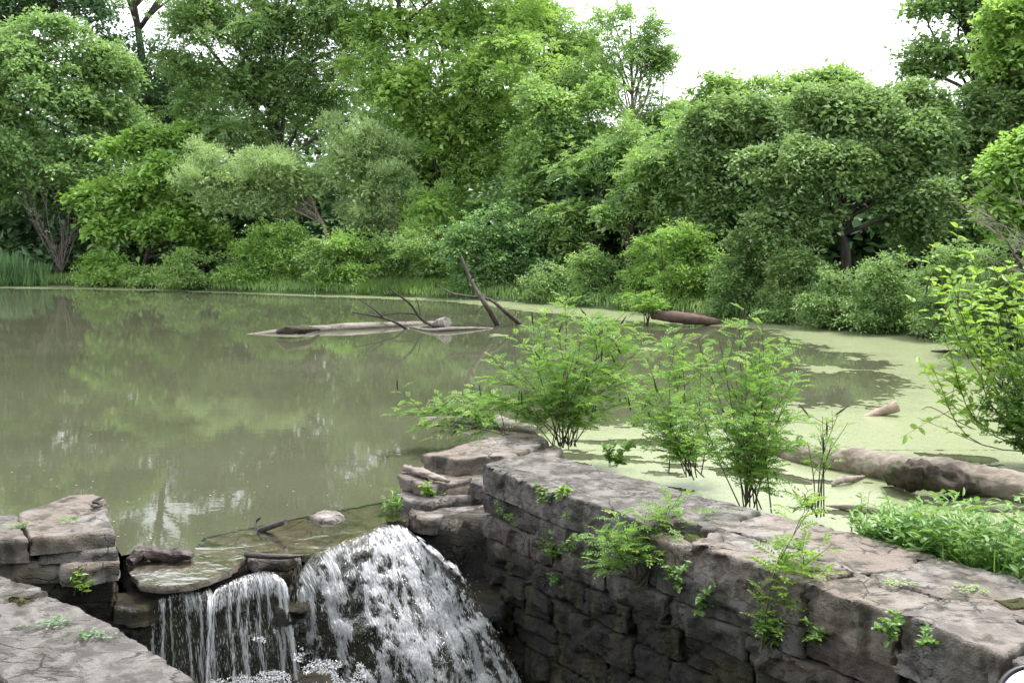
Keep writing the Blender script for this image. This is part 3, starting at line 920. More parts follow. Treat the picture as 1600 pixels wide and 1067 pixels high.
# ------------------------------------------------------------------ stone: walls, ledges, slabs
def plate(mb, outline, z0, z1, seed=0, step=.03, amp=.012, ampz=.006, strata=.006, fc=.016, ffreq=6.0, levels=None, rings=7, rnd=.007, skew=(0, 0), tilt=(0, 0)):
    """a rough-broken block: an outline in plan, a split upper face, faceted sides with bedding lines"""
    O = np.asarray(outline, float)[:, :2]
    area = .5 * np.sum(O[:, 0] * np.roll(O[:, 1], -1) - np.roll(O[:, 0], -1) * O[:, 1])
    if area < 0:
        O = O[::-1]
    pts = []
    for a, b in zip(O, np.roll(O, -1, 0)):
        k = max(2, int(np.linalg.norm(b - a) / step))
        t = np.linspace(0, 1, k, endpoint=False)[:, None]
        pts.append(a + (b - a) * t)
    B = np.concatenate(pts)
    n = len(B)
    c = B.mean(0)
    T = np.roll(B, -1, 0) - np.roll(B, 1, 0)
    nr = unit(np.c_[T[:, 1], -T[:, 0]])
    nr = unit(nr + np.roll(nr, 1, 0) + np.roll(nr, -1, 0))
    h = z1 - z0
    if levels is None:
        levels = int(np.clip(h / step, 3, 14))
    so = seed * 13.7
    V = []
    # sides from the bottom up
    zz = np.linspace(0, 1, levels + 1)
    for w in zz:
        z = z0 + h * w
        ins = rnd * (1 - math.sqrt(max(0, 1 - ((w * h - (h - rnd)) / rnd) ** 2))) if w * h > h - rnd else 0.0
        q = np.c_[B, np.full(n, z)]
        q3 = q * ffreq + so
        d = facet(q3, seed) * fc + facet(q3 * 2.7, seed + 2) * fc * .42 + fbm(q * 9 + so, seed, 3) * amp + vnoise(np.c_[B * 2.5 + so, np.full(n, z * 38)], seed + 3) * strata
        d += fbm(np.c_[B * 3 + so, np.full(n, 0.0)], seed + 8, 2) * amp * 1.2
        P = B + nr * (d - ins)[:, None] + np.array(skew) * (w - .5)
        V.append(np.c_[P, np.full(n, z)])
    top = V[-1].copy()
    for k in range(1, rings + 1):
        f = 1 - (k / rings) ** 1.3 if k < rings else 0.02
        P = c + (top[:, :2] - c) * f
        V.append(np.c_[P, np.full(n, z1)])
    V = np.concatenate(V)
    nt = (levels + 1) * n
    q = V[nt - n:].copy()
    flake = fbm(np.c_[q[:, :2] * 3.2 + so, np.zeros(len(q))], seed + 4, 4)
    dz = fbm(np.c_[q[:, :2] * 2.0 + so, np.zeros(len(q))], seed + 5, 4) * ampz * 1.8 + np.floor(flake * 5) / 5 * ampz * 2.2
    dz += (q[:, 0] - c[0]) * tilt[0] + (q[:, 1] - c[1]) * tilt[1]
    fade = np.ones(len(q)); fade[:n] = .7
    V[nt - n:, 2] += dz * fade
    R = levels + rings
    i = np.arange(R)[:, None] * n
    j = np.arange(n)[None]
    k2 = (np.arange(n)[None] + 1) % n
    F = np.stack([i + j, i + k2, i + n + k2, i + n + j], -1).reshape(-1, 4)
    mb.add(V, F)
    # centre fan
    last = R * n
    mb.add(np.vstack([V[last:], V[last:].mean(0)[None]]), np.stack([np.arange(n), (np.arange(n) + 1) % n, np.full(n, n)], 1))

def block(name, outline, z0, z1, mat, parent, seed, **kw):
    mb = MB()
    plate(mb, outline, z0, z1, seed, **kw)
    return mb.build(name, mat, parent, True)

def smooth_angle(o, deg=38):
    pass

# --- the long right-hand wall of the spillway
A = np.array([-.21, 6.53]); Eh = unit(np.array([2.27, -3.14])); Nn = np.array([-Eh[1], Eh[0]])
def W(s, t): return A + Eh * s + Nn * t
wall = thing('stone_wall', 'long grey stone wall running from the waterfall to the right edge', 'stone wall', (A[0], A[1], -2.0))
caps = [
 ('cap_slab', [(-.02, .0), (.9, -.02), (1.30, .02), (1.72, .0), (1.78, .22), (2.02, .25), (1.98, .74), (1.2, .68), (.5, .62), (.02, .58), (-.06, .3)], .28, .50, (0, 0)),
 ('cap_slab', [(1.74, .03), (2.08, .04), (2.10, .24), (1.80, .22)], .27, .43, (0, 0)),
 ('cap_slab', [(2.11, -.01), (2.5, .0), (2.83, -.02), (2.90, .30), (2.55, .36), (2.06, .27)], .27, .505, (0, 0)),
 ('cap_slab', [(2.03, .29), (2.55, .38), (2.92, .32), (3.02, .6), (3.0, .88), (2.4, .83), (2.0, .76)], .27, .500, (0, 0)),
 ('cap_slab', [(2.86, .0), (3.30, .01), (3.345, .34), (2.93, .31)], .25, .505, (0, 0)),
 ('cap_slab', [(3.335, .0), (3.795, -.02), (3.80, .30), (3.55, .44), (3.38, .35)], .24, .510, (0, 0)),
 ('cap_slab', [(2.95, .335), (3.37, .37), (3.54, .46), (3.70, .42), (3.72, .94), (3.03, .89)], .26, .498, (0, 0)),
 ('cap_slab', [(3.83, -.01), (4.4, .0), (4.5, .5), (3.86, .38)], .24, .500, (0, 0)),
 ('cap_slab', [(3.74, .43), (3.86, .41), (4.5, .53), (4.5, 1.0), (3.75, .96)], .26, .492, (0, 0)),
 ('cap_slab', [(4.43, .0), (5.3, .0), (5.3, 1.0), (4.53, 1.0)], .24, .50, (0, 0)),
]
for i, (nm, st_, z0, z1, tl) in enumerate(caps):
    block(nm, [W(*p) for p in st_], z0, z1, M['stone_top'], wall, 40 + i, step=.015, amp=.011, ampz=.007, fc=.034, ffreq=6.5, rings=18, rnd=.007)
rng = np.random.default_rng(5)
zc = [.272, .115, -.055, -.245, -.46, -.70, -.98, -1.30, -1.75]
nst = 0
for r in range(len(zc) - 1):
    zt, zb = zc[r], zc[r + 1]
    s = -.02 if r % 2 else -.03
    while s < 4.3:
        ln = rng.uniform(.22, .62) if r else rng.uniform(.35, .75)
        if r in (1, 2) and s < .5: ln = rng.uniform(.5, .9)
        e = s + ln
        out = rng.uniform(-.03, .018) - (.02 if r > 2 else 0)
        gap = .010
        jz = rng.uniform(-.012, .012)
        oo = [W(s + gap, out + rng.uniform(-.008, .008)), W((s + e) / 2, out - rng.uniform(-.006, .016)), W(e - gap, out + rng.uniform(-.008, .008)), W(e - gap, .30), W(s + gap, .30)]
        if rng.random() < .3 and zt - zb > .16 and ln > .3:      # two thin stones instead of one
            zm = zb + (zt - zb) * rng.uniform(.4, .6)
            block('stone', oo, zb + .007, zm - .006, M['stone'], wall, 100 + nst, step=.022, fc=.036, amp=.012, ffreq=7, rings=3, strata=.008)
            nst += 1
            oo2 = [p + Nn * rng.uniform(-.018, .018) for p in oo]
            block('stone', oo2, zm + .005, zt - .008, M['stone'], wall, 100 + nst, step=.022, fc=.036, amp=.012, ffreq=7, rings=3, strata=.008)
        else:
            block('stone', oo, zb + .007, zt - .008 + jz * .3, M['stone'], wall, 100 + nst, step=.022, fc=.048, amp=.014, ffreq=6, rings=3, strata=.006)
        nst += 1
        s = e
block('core', [W(.05, .06), W(5.2, .06), W(5.2, .8), W(2, .66), (W(.05, .5))], -1.9, .27, M['mortar'], wall, 1, step=.2, rings=2)

# --- the near wall at the lower left, its top seen close by
nw = thing('stone_wall', 'flat grey stone wall top in the lower left corner nearest the viewer', 'stone wall', (-2.2, 3.2, -2.0))
def PX(z, *pts): return [onz(u, v, z)[:2] for u, v in pts]
slabs = [
 [(-2.72, 4.42), (-2.44, 4.245), (-2.235, 4.105), (-2.46, 3.98), (-2.85, 4.02), (-3.1, 4.2)],
 [(-2.23, 4.085), (-1.98, 3.91), (-1.80, 3.80), (-1.60, 3.60), (-1.42, 3.44), (-1.0, 3.06), (-1.25, 2.6), (-1.75, 3.05), (-2.15, 3.45), (-2.47, 3.95)],
 [(-2.49, 3.94), (-2.17, 3.44), (-1.77, 3.04), (-1.27, 2.58), (-1.7, 2.2), (-2.6, 2.8), (-3.2, 3.7), (-2.87, 3.99)],
]
for i, o_ in enumerate(slabs):
    block('cap_slab', o_, .30, .50 - .006 * i, M['stone_near'], nw, 220 + i, step=.016, amp=.010, ampz=.007, fc=.022, ffreq=7, rings=26, rnd=.006, levels=6)
block('core', [(-3.1, 4.15), (-2.3, 4.0), (-1.1, 3.0), (-1.7, 2.3), (-3.1, 3.7)], -1.9, .30, M['stone_left'], nw, 2, step=.06, rings=2, fc=.03)

# --- the block at the left end of the crest
lw = thing('stone_wall', 'broken end of the left stone wall beside the waterfall crest', 'stone wall', (-2.8, 5.6, -1.5))
zt = .32
m = PX(zt, (47, 840), (112, 834), (178, 826), (170, 800), (159, 776), (148, 772), (110, 775), (28, 801))
block('cap_slab', m, .205, zt, M['stone_left'], lw, 241, step=.02, rings=14, ampz=.010, fc=.016, strata=.003, tilt=(0, .02))
m = PX(zt - .01, (43, 842), (23, 803), (-60, 806), (-80, 850), (0, 844))
block('cap_slab', m, .16, zt - .012, M['stone_left'], lw, 242, step=.022, rings=12, ampz=.008, fc=.02)
m = PX(.2, (60, 866), (183, 858), (165, 812), (60, 826))
block('stone', m, .135, .20, M['stone_left'], lw, 243, step=.025, rings=4, strata=.014)
m = PX(.13, (95, 886), (140, 884), (186, 876), (178, 838), (95, 850))
block('stone', m, .0, .132, M['stone_left'], lw, 244, step=.022, rings=4, fc=.03)
m = PX(.15, (-70, 880), (20, 878), (94, 873), (90, 840), (-70, 840))
block('stone', m, .0, .155, M['stone_left'], lw, 245, step=.03, rings=4, fc=.03)
m = PX(.0, (-60, 912), (60, 905), (176, 900), (180, 860), (-60, 860))
block('stone', m, -.17, -.004, M['stone_left'], lw, 246, step=.03, rings=4, fc=.04, amp=.02)
m = PX(-.17, (40, 945), (110, 945), (172, 935), (180, 890), (40, 890))
block('stone', m, -.40, -.175, M['stone_left'], lw, 247, step=.03, rings=4, fc=.05, amp=.02)
m = PX(-.2, (108, 950), (135, 954), (142, 944), (120, 938))
block('stone', m, -.27, -.19, M['stone_left'], lw, 248, step=.02, rings=4, fc=.03)
m = PX(-.4, (60, 990), (180, 985), (190, 930), (60, 930))
block('stone', m, -1.6, -.405, M['stone_fall'], lw, 249, step=.05, rings=4, fc=.06, amp=.03)
m = PX(0, (-500, 880), (-70, 880), (-70, 800), (-500, 800))
block('stone', m, -1.4, .30, M['stone_left'], lw, 250, step=.06, rings=6)

# --- the broken abutment between the crest and the long wall
ab = thing('rock_ledges', 'stacked broken stone ledges where the waterfall meets the long wall', 'rock ledges', (-.5, 7.0, -1.5))
def ledge(z1, z0, pts, seed, mat='stone_top', **kw):
    d = dict(step=.022, rings=8, fc=.024, amp=.012, strata=.008, ampz=.008)
    d.update(kw)
    return block('stone', PX(z1, *pts), z0, z1, M[mat], ab, seed, **d)
ledge(.35, .195, [(662, 708), (690, 712), (713, 715), (765, 713), (800, 711), (860, 690), (838, 677), (813, 676), (770, 684), (735, 690), (700, 700)], 261, rings=16, ampz=.009)
ledge(.30, .15, [(765, 716), (806, 712), (866, 694), (880, 705), (850, 722), (800, 725)], 262)
ledge(.195, .085, [(624, 742), (648, 751), (672, 758), (712, 752), (745, 745), (745, 722), (700, 722), (662, 728), (634, 735)], 263)
ledge(.09, .0, [(621, 772), (640, 782), (658, 786), (690, 782), (690, 757), (640, 752)], 264, strata=.014)
ledge(.10, .03, [(650, 782), (672, 786), (690, 781), (740, 776), (756, 770), (750, 755), (690, 760)], 265, strata=.014)
ledge(.04, -.105, [(638, 800), (655, 806), (676, 808), (700, 805), (745, 795), (765, 785), (750, 770), (680, 772), (654, 780)], 266, fc=.035, strata=.012)
ledge(-.0, -.07, [(588, 803), (606, 812), (636, 812), (650, 802), (640, 786), (612, 788)], 267, mat='stone_fall', fc=.02)
ledge(-.10, -.19, [(655, 822), (700, 826), (752, 815), (765, 800), (660, 800)], 268, mat='stone_fall', fc=.03)
ledge(-.18, -.29, [(650, 842), (676, 850), (712, 846), (722, 852), (755, 836), (775, 822), (665, 822)], 269, mat='stone_fall', fc=.03, strata=.012)
ledge(-.29, -.50, [(668, 868), (720, 862), (770, 850), (780, 830), (680, 838)], 270, mat='stone_fall', fc=.05, amp=.03)
ledge(-.46, -.66, [(740, 905), (775, 918), (800, 900), (785, 872), (750, 875)], 271, mat='stone_fall', fc=.06)
ledge(.225, .09, [(736, 752), (752, 756), (762, 748), (755, 738), (740, 741)], 272, step=.015)
block('stone', [(-.72, 6.75), (-.2, 6.55), (.3, 7.0), (.2, 8.0), (-.55, 7.5)], -1.6, .03, M['stone_fall'], ab, 273, step=.06, rings=4, fc=.05)
block('stone', [(-.62, 6.35), (-.1, 6.1), (.0, 6.5), (-.3, 6.8)], -1.6, -.42, M['stone_fall'], ab, 274, step=.05, rings=6, fc=.07, amp=.03)
# dirt caught on the ledges
mb = MB()
plate(mb, PX(.12, (672, 762), (700, 772), (745, 770), (752, 748), (700, 748)), .06, .14, 281, step=.03, ampz=.02, rings=8, rnd=.04)
mb.build('soil', M['soil'], ab, True)

# --- the crest and the ledges under the fall
cr = thing('spillway_ledges', 'dark wet stone steps of the spillway under the falling water', 'rock ledges', (-1.8, 5.9, -1.6))
def step_stone(z1, z0, pts, seed, mat='stone_fall', **kw):
    d = dict(step=.022, rings=8, fc=.022, amp=.010, strata=.010, ampz=.006)
    d.update(kw)
    return block('stone', PX(z1, *pts), z0, z1, M[mat], cr, seed, **d)
step_stone(-.012, -.065, [(198, 878), (205, 896), (222, 909), (258, 914), (300, 909), (326, 902), (358, 888), (381, 869), (385, 855), (360, 850), (300, 852), (215, 855)], 301, mat='stone_top', rings=14, rnd=.03, ampz=.003)
step_stone(-.065, -.17, [(205, 900), (240, 915), (300, 913), (350, 898), (388, 880), (388, 855), (215, 860)], 302, fc=.03, amp=.02)
step_stone(-.010, -.075, [(319, 841), (345, 852), (390, 860), (440, 864), (492, 863), (480, 799), (430, 810)], 303, mat='stone_top', rings=14, ampz=.003)
step_stone(-.012, -.08, [(474, 803), (520, 792), (600, 776), (655, 786), (606, 813), (560, 835), (520, 851), (485, 866)], 313, mat='stone_top', rings=14, ampz=.003)
step_stone(-.025, -.095, [(386, 872), (398, 878), (420, 874), (448, 876), (462, 868), (440, 856), (390, 856)], 304, mat='stone_left')
step_stone(-.10, -.22, [(395, 893), (425, 896), (455, 890), (470, 876), (395, 866)], 305, fc=.03)
step_stone(-.21, -.30, [(412, 924), (440, 924), (480, 912), (505, 895), (480, 885), (410, 895)], 306, fc=.03)
step_stone(-.30, -.40, [(424, 955), (452, 958), (478, 945), (500, 925), (420, 925)], 307, fc=.05)
step_stone(-.14, -.26, [(176, 947), (205, 952), (230, 948), (248, 936), (240, 922), (182, 926)], 308, fc=.018)
step_stone(-.30, -.48, [(150, 975), (190, 985), (232, 978), (240, 950), (160, 950)], 309, fc=.05, amp=.03)
step_stone(-.17, -1.6, [(200, 925), (250, 930), (330, 925), (400, 905), (470, 900), (470, 850), (200, 860)], 310, step=.045, fc=.06, amp=.03, levels=30)
step_stone(-.45, -1.6, [(240, 985), (330, 990), (410, 985), (480, 980), (490, 930), (230, 930)], 311, step=.045, fc=.07, amp=.04, levels=24)
step_stone(-.75, -1.7, [(260, 1075), (380, 1080), (520, 1075), (520, 1000), (250, 1000)], 312, step=.05, fc=.08, amp=.05, levels=18)

# --- where the water goes: one surface over the right-hand cascade
def lerp_rows(rows, a):
    rows = np.asarray(rows, float)
    x = np.linspace(0, 1, len(rows))
    return np.stack([np.interp(a, x, rows[:, k]) for k in range(rows.shape[1])], -1)
T_px = [(452, 918, -.20), (470, 892, -.10), (486, 868, -.02), (522, 851, -.005), (560, 835, -.005), (598, 818, -.01), (630, 822, -.04), (658, 846, -.09), (680, 868, -.14)]
E_px = [(440, 1125), (500, 1125), (545, 1125), (590, 1125), (640, 1125), (690, 1125), (740, 1125), (790, 1125), (835, 1125)]
T_w = [onz(u, v, z) for u, v, z in T_px]
E_w = [onz(u, v, -1.18) for u, v in E_px]
def casc(a, b, off=0.0, seed=0):
    t, e = lerp_rows(T_w, a), lerp_rows(E_w, a)
    bb = np.clip(b, 0, 1.2)
    P = np.empty((len(a), 3))
    P[:, :2] = t[:, :2] + (e[:, :2] - t[:, :2]) * (bb ** .85)[:, None]
    P[:, 2] = t[:, 2] + (e[:, 2] - t[:, 2]) * bb ** 1.35
    q = P * [5, 5, 7]
    bump = fbm(q, 31, 3) * .055 * np.minimum(bb * 6, 1) + off
    fl = unit(np.c_[(e - t)[:, :2], np.zeros(len(a))])
    nrm = unit(fl * .75 + np.array([0, 0, .65]))
    return P + nrm * bump[:, None], fl
def sheet(mb, fn, na, nb, **kw):
    a, b = np.meshgrid(np.linspace(0, 1, na), np.linspace(0, 1, nb))
    V = fn(a.ravel(), b.ravel(), **kw)
    i = (np.arange(nb - 1)[:, None] * na + np.arange(na - 1)[None]).ravel()
    mb.add(V, np.stack([i, i + 1, i + na + 1, i + na], 1))
mb = MB()
def rockface(a, b):
    P, fl = casc(a, b, -.03)
    r = facet(P * 5.5, 71) * .05 + facet(P * 12, 72) * .022 + fbm(P * 14, 73, 3) * .018
    nrm = unit(fl + np.array([0, 0, .5]))
    return P + nrm * (r * np.minimum(b * 5 + .1, 1))[:, None]
sheet(mb, rockface, 120, 110)
mb.build('broken_face', M['stone_fall'], cr, True)

# ------------------------------------------------------------------ the waterfall
wf = thing('waterfall', 'white water spilling over the broken crest in two cascades', 'waterfall', (-1.3, 5.8, -1.1))
rng = np.random.default_rng(88)
def streaks(mb, path, A_, B_, ln, wd, spread=.012, jit=.16):
    P, _ = path(A_, B_)
    Q, _ = path(A_, B_ + .03)
    n = len(P)
    d = unit(Q - P) + rng.normal(0, jit, (n, 3))
    P = P + rng.normal(0, spread, (n, 3))
    nn = unit(rng.normal(0, .7, (n, 3)) + np.array([.1, -1, .5]))
    leaves(mb, P, d, nn, ln, wd, rng.uniform(0, 1, n), fold=.3)
# right cascade: lacy filaments, denser runs and dark holes
n = 260000
a, b = rng.uniform(0, 1, n), rng.uniform(0, 1, n) ** .8
fl = fbm(np.c_[a * 13 - b * 1.0, b * 3.0, np.zeros(n)], 51, 4) * 1.35
rg = np.abs(fbm(np.c_[a * 24 - b * 2 + fl * .6, b * 6.5, np.zeros(n)], 54, 3))
rg2 = np.abs(fbm(np.c_[a * 40, b * 12, np.full(n, 3.0)], 55, 2))
prof = np.interp(a, [0, .08, .2, .34, .45, .6, .72, .84, .93, 1], [-.35, -.05, .12, -.10, -.02, .10, .24, .25, .0, -.45])
late = np.interp(b, [0, .06, .16, .3, 1], [-1.0, -.6, -.25, .0, .12])
p_ = fl + prof + late
keep = ((p_ > .48) & (rng.random(n) < .40)) | ((rg < .055 + .12 * np.clip(p_ + .2, 0, 1)) & (p_ > -.28) & (rng.random(n) < .55)) | ((rg2 < .06) & (p_ > -.1) & (rng.random(n) < .45))
a, b = a[keep], b[keep]
mb = MB()
k = len(a)
streaks(mb, lambda x, y: casc(x, y, .012), a, b, rng.uniform(.012, .045, k), rng.uniform(.002, .0055, k), .007, .13)
# long clean strands over the lip
n = 2600
a, b = rng.uniform(.1, .98, n), rng.uniform(0, .32, n)
keep = fbm(np.c_[a * 34, b * 1.5, np.zeros(n)], 53, 2) > .22
a, b = a[keep], b[keep]
streaks(mb, lambda x, y: casc(x, y, .010), a, b, rng.uniform(.05, .13, len(a)), rng.uniform(.003, .008, len(a)), .003, .05)
# loose drops thrown clear
n = 1300
a, b = rng.uniform(.0, 1.0, n), rng.uniform(.25, 1, n)
streaks(mb, lambda x, y: casc(x, y, .05), a, b, rng.uniform(.005, .016, n), rng.uniform(.002, .004, n), .025)
o = mb.build('right_cascade', M['foam'], wf)
o['kind'] = 'stuff'
mb = MB()
sheet(mb, lambda a, b: casc(a, b * .9, .006 + 0 * a[0])[0], 90, 70)
mb.build('right_sheet', M['curtain'], wf, True)

# left cascade: a rounded hump and thin strands beside it
T2 = [onz(u, v, z) for u, v, z in [(328, 930, -.12), (342, 916, -.11), (362, 906, -.10), (384, 898, -.09), (408, 892, -.085), (428, 894, -.09), (441, 904, -.11)]]
def fall(T, fwd, drop, bump=.0, spreadx=.06):
    def fn(a, b):
        t = lerp_rows(T, a)
        P = t.copy()
        bb = np.clip(b, 0, 1.2)
        fl = np.array(fwd)
        P[:, 0] += (fl[0] + (a - .5) * spreadx + .012 * np.sin(a * 40 + b * 5)) * bb ** .62
        P[:, 1] += fl[1] * bb ** .62
        P[:, 2] += .012 * np.sin(np.minimum(bb * 12, math.pi)) - drop * bb ** 1.25
        P[:, 1] -= (fbm(np.c_[a * 9, b * 2.0, np.zeros(len(a))], 61, 2) * .03 + bump) * np.minimum(bb * 4, 1)
        return P, fl
    return fn
hump = fall(T2, (.10, -.20), .95, spreadx=.17)
mb = MB()
sheet(mb, lambda a, b: hump(a, b)[0], 60, 60)
T3 = [onz(u, v, z) for u, v, z in [(236, 938, -.16), (256, 930, -.13), (275, 924, -.10), (300, 921, -.10), (328, 918, -.10)]]
thin = fall(T3, (.07, -.12), .9)
sheet(mb, lambda a, b: thin(a, b)[0], 50, 50)
mb.build('left_sheet', M['curtain'], wf, True)
mb = MB()
def strands(fn, centres, width, n, b0=0.0, b1=1.0, lng=(.03, .10), wd=(.003, .008), wob=.02):
    for c, wgt in centres:
        k = int(n * wgt)
        b = rng.uniform(b0, b1, k)
        a = c + rng.normal(0, width, k) + wob * vnoise(np.c_[b * 4, np.full(k, c * 31), np.zeros(k)], 5)
        streaks(mb, lambda x, y: (fn(np.clip(x, 0, 1), y)[0] + np.array([0, -.008, .004]), None), a, b, rng.uniform(*lng, k) * 1.25, rng.uniform(*wd, k) * .8, .003, .05)
strands(hump, [(.03, .9), (.10, .4), (.33, .5), (.42, .8), (.47, .4), (.60, .6), (.74, .9), (.80, .7), (.88, .9), (.955, 1.5)], .010, 300, wob=.05, wd=(.002, .006))
strands(hump, [(.3, 1), (.6, 1.6), (.8, 2.0), (.12, .8)], .11, 260, 0, .2, (.010, .04), (.002, .005))
strands(hump, [(.2, 1), (.5, .8), (.8, 1.3)], .13, 300, .35, 1.1, (.010, .045), (.002, .005))
strands(thin, [(.02, .8), (.20, .9), (.25, .4), (.36, .3), (.64, .8), (.78, .9), (.84, .4), (.97, 1.2)], .014, 230, wob=.06, wd=(.002, .006))
strands(thin, [(.12, 1.2), (.7, 1)], .08, 240, .0, .2, (.010, .03), (.002, .005))
strands(thin, [(.12, 1.4), (.5, .8), (.8, 1)], .10, 260, .15, 1.1, (.010, .035), (.002, .004))
T4 = [onz(u, v, z) for u, v, z in [(462, 918, -.20), (470, 915, -.20), (478, 912, -.20)]]
trick = fall(T4, (.03, -.09), .75)
strands(trick, [(.3, .5), (.6, .9)], .12, 120, 0, .62, (.03, .08), (.003, .006))
T5 = [onz(u, v, z) for u, v, z in [(455, 868, -.02), (462, 866, -.02), (470, 864, -.02)]]
trick2 = fall(T5, (.03, -.08), .5)
strands(trick2, [(.3, .6), (.7, .8)], .10, 90, 0, .35, (.02, .05), (.003, .005))
# boiling foot of the fall
n = 14000
u, v = rng.uniform(320, 580, n), rng.uniform(985, 1100, n)
f_ = fbm(np.c_[u * .03, v * .05, np.zeros(n)], 91, 4) + np.interp(v, [985, 1030, 1070], [-.5, -.12, .22]) - np.interp(np.abs(u - 440), [70, 130], [0, .5])
k_ = f_ > .08
P = np.array([aty(x, y, 5.42 - (y - 985) * .0022) for x, y in zip(u[k_], v[k_])])
k = len(P)
leaves(mb, P, unit(rng.normal(0, 1, (k, 3))), rng.normal(0, .6, (k, 3)) + [0, -1, .6], rng.uniform(.008, .022, k), rng.uniform(.002, .005, k), rng.uniform(0, 1, k), fold=.3)
o = mb.build('left_cascade', M['foam'], wf)
o['kind'] = 'stuff'
# water sliding over the crest before it drops
for z_, pts in ((.004, [(300, 862), (319, 839), (430, 816), (520, 798), (600, 783), (652, 790), (640, 806), (602, 816), (562, 837), (522, 853), (486, 870), (440, 867), (390, 865), (350, 859)]),
                (.006, [(196, 876), (203, 897), (222, 911), (258, 916), (300, 911), (326, 904), (358, 890), (383, 870), (386, 866), (350, 860), (300, 864), (212, 864)])):
    o = poly_sheet('crest_film', [onz(u, v, z_)[:2] for u, v in pts], z_, M['film'])
    o.parent = wf
    o.matrix_parent_inverse = parent_inverse(wf)

# ------------------------------------------------------------------ floating green cover
OPEN_PX = [(-400, 452), (0, 451), (250, 455), (420, 461), (600, 468), (700, 472), (780, 482), (860, 492), (960, 500), (1090, 508), (1180, 516), (1240, 534), (1320, 552), (1380, 572),
           (1405, 592), (1385, 610), (1330, 630), (1230, 638), (1130, 648), (1030, 658), (930, 662), (850, 668), (780, 690), (640, 790), (300, 900), (-900, 900)]
OPEN = np.array([onz(u, v)[:2] for u, v in OPEN_PX])
mb = MB()
def weed_cells(x0, x1, y0, y1, h, seed, soft=1.0, rim=False):
    xs_ = np.arange(x0, x1, h); ys_ = np.arange(y0, y1, h)
    X, Y = np.meshgrid(xs_ + h / 2, ys_ + h / 2)
    P = np.c_[X.ravel(), Y.ravel()]
    vis = np.abs(P[:, 0]) < P[:, 1] * .66
    P = P[vis]
    P = P[inside(P, POND) | (edge_dist(P, POND[:len(BANK)], False) < .35)]
    sd = edge_dist(P, OPEN) * np.where(inside(P, OPEN), -1, 1)
    nz = fbm(np.c_[P[:, 0] * .8, P[:, 1] * 1.7, np.zeros(len(P))], 7, 4) * 1.0 + fbm(np.c_[P[:, 0] * 4, P[:, 1] * 7, np.zeros(len(P))], 8, 4) * .55
    fine = fbm(np.c_[P * 14, np.zeros(len(P))], 10, 2)
    f = np.clip(sd, -1.2, 1.6) + nz * soft * (np.interp(P[:, 1], [8, 11, 16], [.9, .75, .55]) if not rim else .35) + fine * .28
    # thin dark leads of open water in the near part
    lead = fbm(np.c_[P[:, 0] * 1.3 + P[:, 1] * .5, P[:, 1] * 3.2, np.zeros(len(P))], 12, 4)
    f -= np.where(P[:, 1] < 9.6, np.clip(lead + .03, 0, 1) * 14 * np.clip((9.6 - P[:, 1]) / 1.5, 0, 1), 0)
    # small floating patches on the open water
    for (u, v, ru, rv) in [(1285, 577, 46, 9), (1330, 560, 18, 4), (780, 524, 22, 3), (415, 553, 14, 2), (1010, 545, 20, 3)]:
        c = onz(u, v)[:2]; e = onz(u, v - rv)[1] - c[1]; s = ru * c[1] / FPX
        q = ((P[:, 0] - c[0]) / s) ** 2 + ((P[:, 1] - c[1]) / max(e, .05)) ** 2
        f = np.maximum(f, .75 - q * .8 + nz * 1.1 + fine * .5)
    keep = f > .12
    P, f = P[keep], f[keep]
    n = len(P)
    ix = np.round((P[:, 0] - x0) / h - .5).astype(np.int64); iy = np.round((P[:, 1] - y0) / h - .5).astype(np.int64)
    NX = int((x1 - x0) / h) + 3
    ids = np.stack([(iy + b) * NX + ix + a for a, b in ((0, 0), (1, 0), (1, 1), (0, 1))], 1)
    uq, inv = np.unique(ids.ravel(), return_inverse=True)
    gx_, gy_ = uq % NX, uq // NX
    o_ = np.zeros_like(gx_)
    V = np.c_[x0 + gx_ * h + (_hash(gx_, gy_, o_, 61) - .5) * h * .8, y0 + gy_ * h + (_hash(gx_, gy_, o_, 62) - .5) * h * .8, np.full(len(uq), .0045)]
    mb.add(V, inv.reshape(-1, 4), np.clip(.5 - f * .6, 0, 1) * .8 + rng_w.uniform(0, .15, n))
rng_w = np.random.default_rng(3)
weed_cells(-1.0, 5.2, 4.6, 9.0, .035, 1)
weed_cells(-.5, 8.5, 9.0, 14.0, .05, 1)
weed_cells(-.5, 11, 14.0, 27.0, .085, 1)
weed_cells(-24, 8, 27.0, 41, .12, 2, .5, True)
tag(mb.build('duckweed', M['duckweed']), 'pale green duckweed floating over the right side of the pond', 'duckweed', kind='stuff')

rng = np.random.default_rng(14)
n = 420
yy = 6.3 + 30 * rng.uniform(0, 1, n) ** 2.2
xx = rng.uniform(-.58, .25, n) * yy
P = np.c_[xx, yy]
P = P[inside(P, POND) & inside(P, OPEN)]
n = len(P)
a_ = rng.uniform(0, 6.28, n)
r_ = rng.uniform(.003, .009, n)
V = np.stack([np.c_[P[:, 0] + np.cos(a_ + k * 1.57) * r_ * 1.3, P[:, 1] + np.sin(a_ + k * 1.57) * r_, np.full(n, .005)] for k in range(4)], 1).reshape(-1, 3)
tag(MB().add(V, np.arange(n * 4).reshape(n, 4)).build('floating_specks', M['speck']), 'pale specks of pollen and petals drifting on the open water', 'specks', kind='stuff')

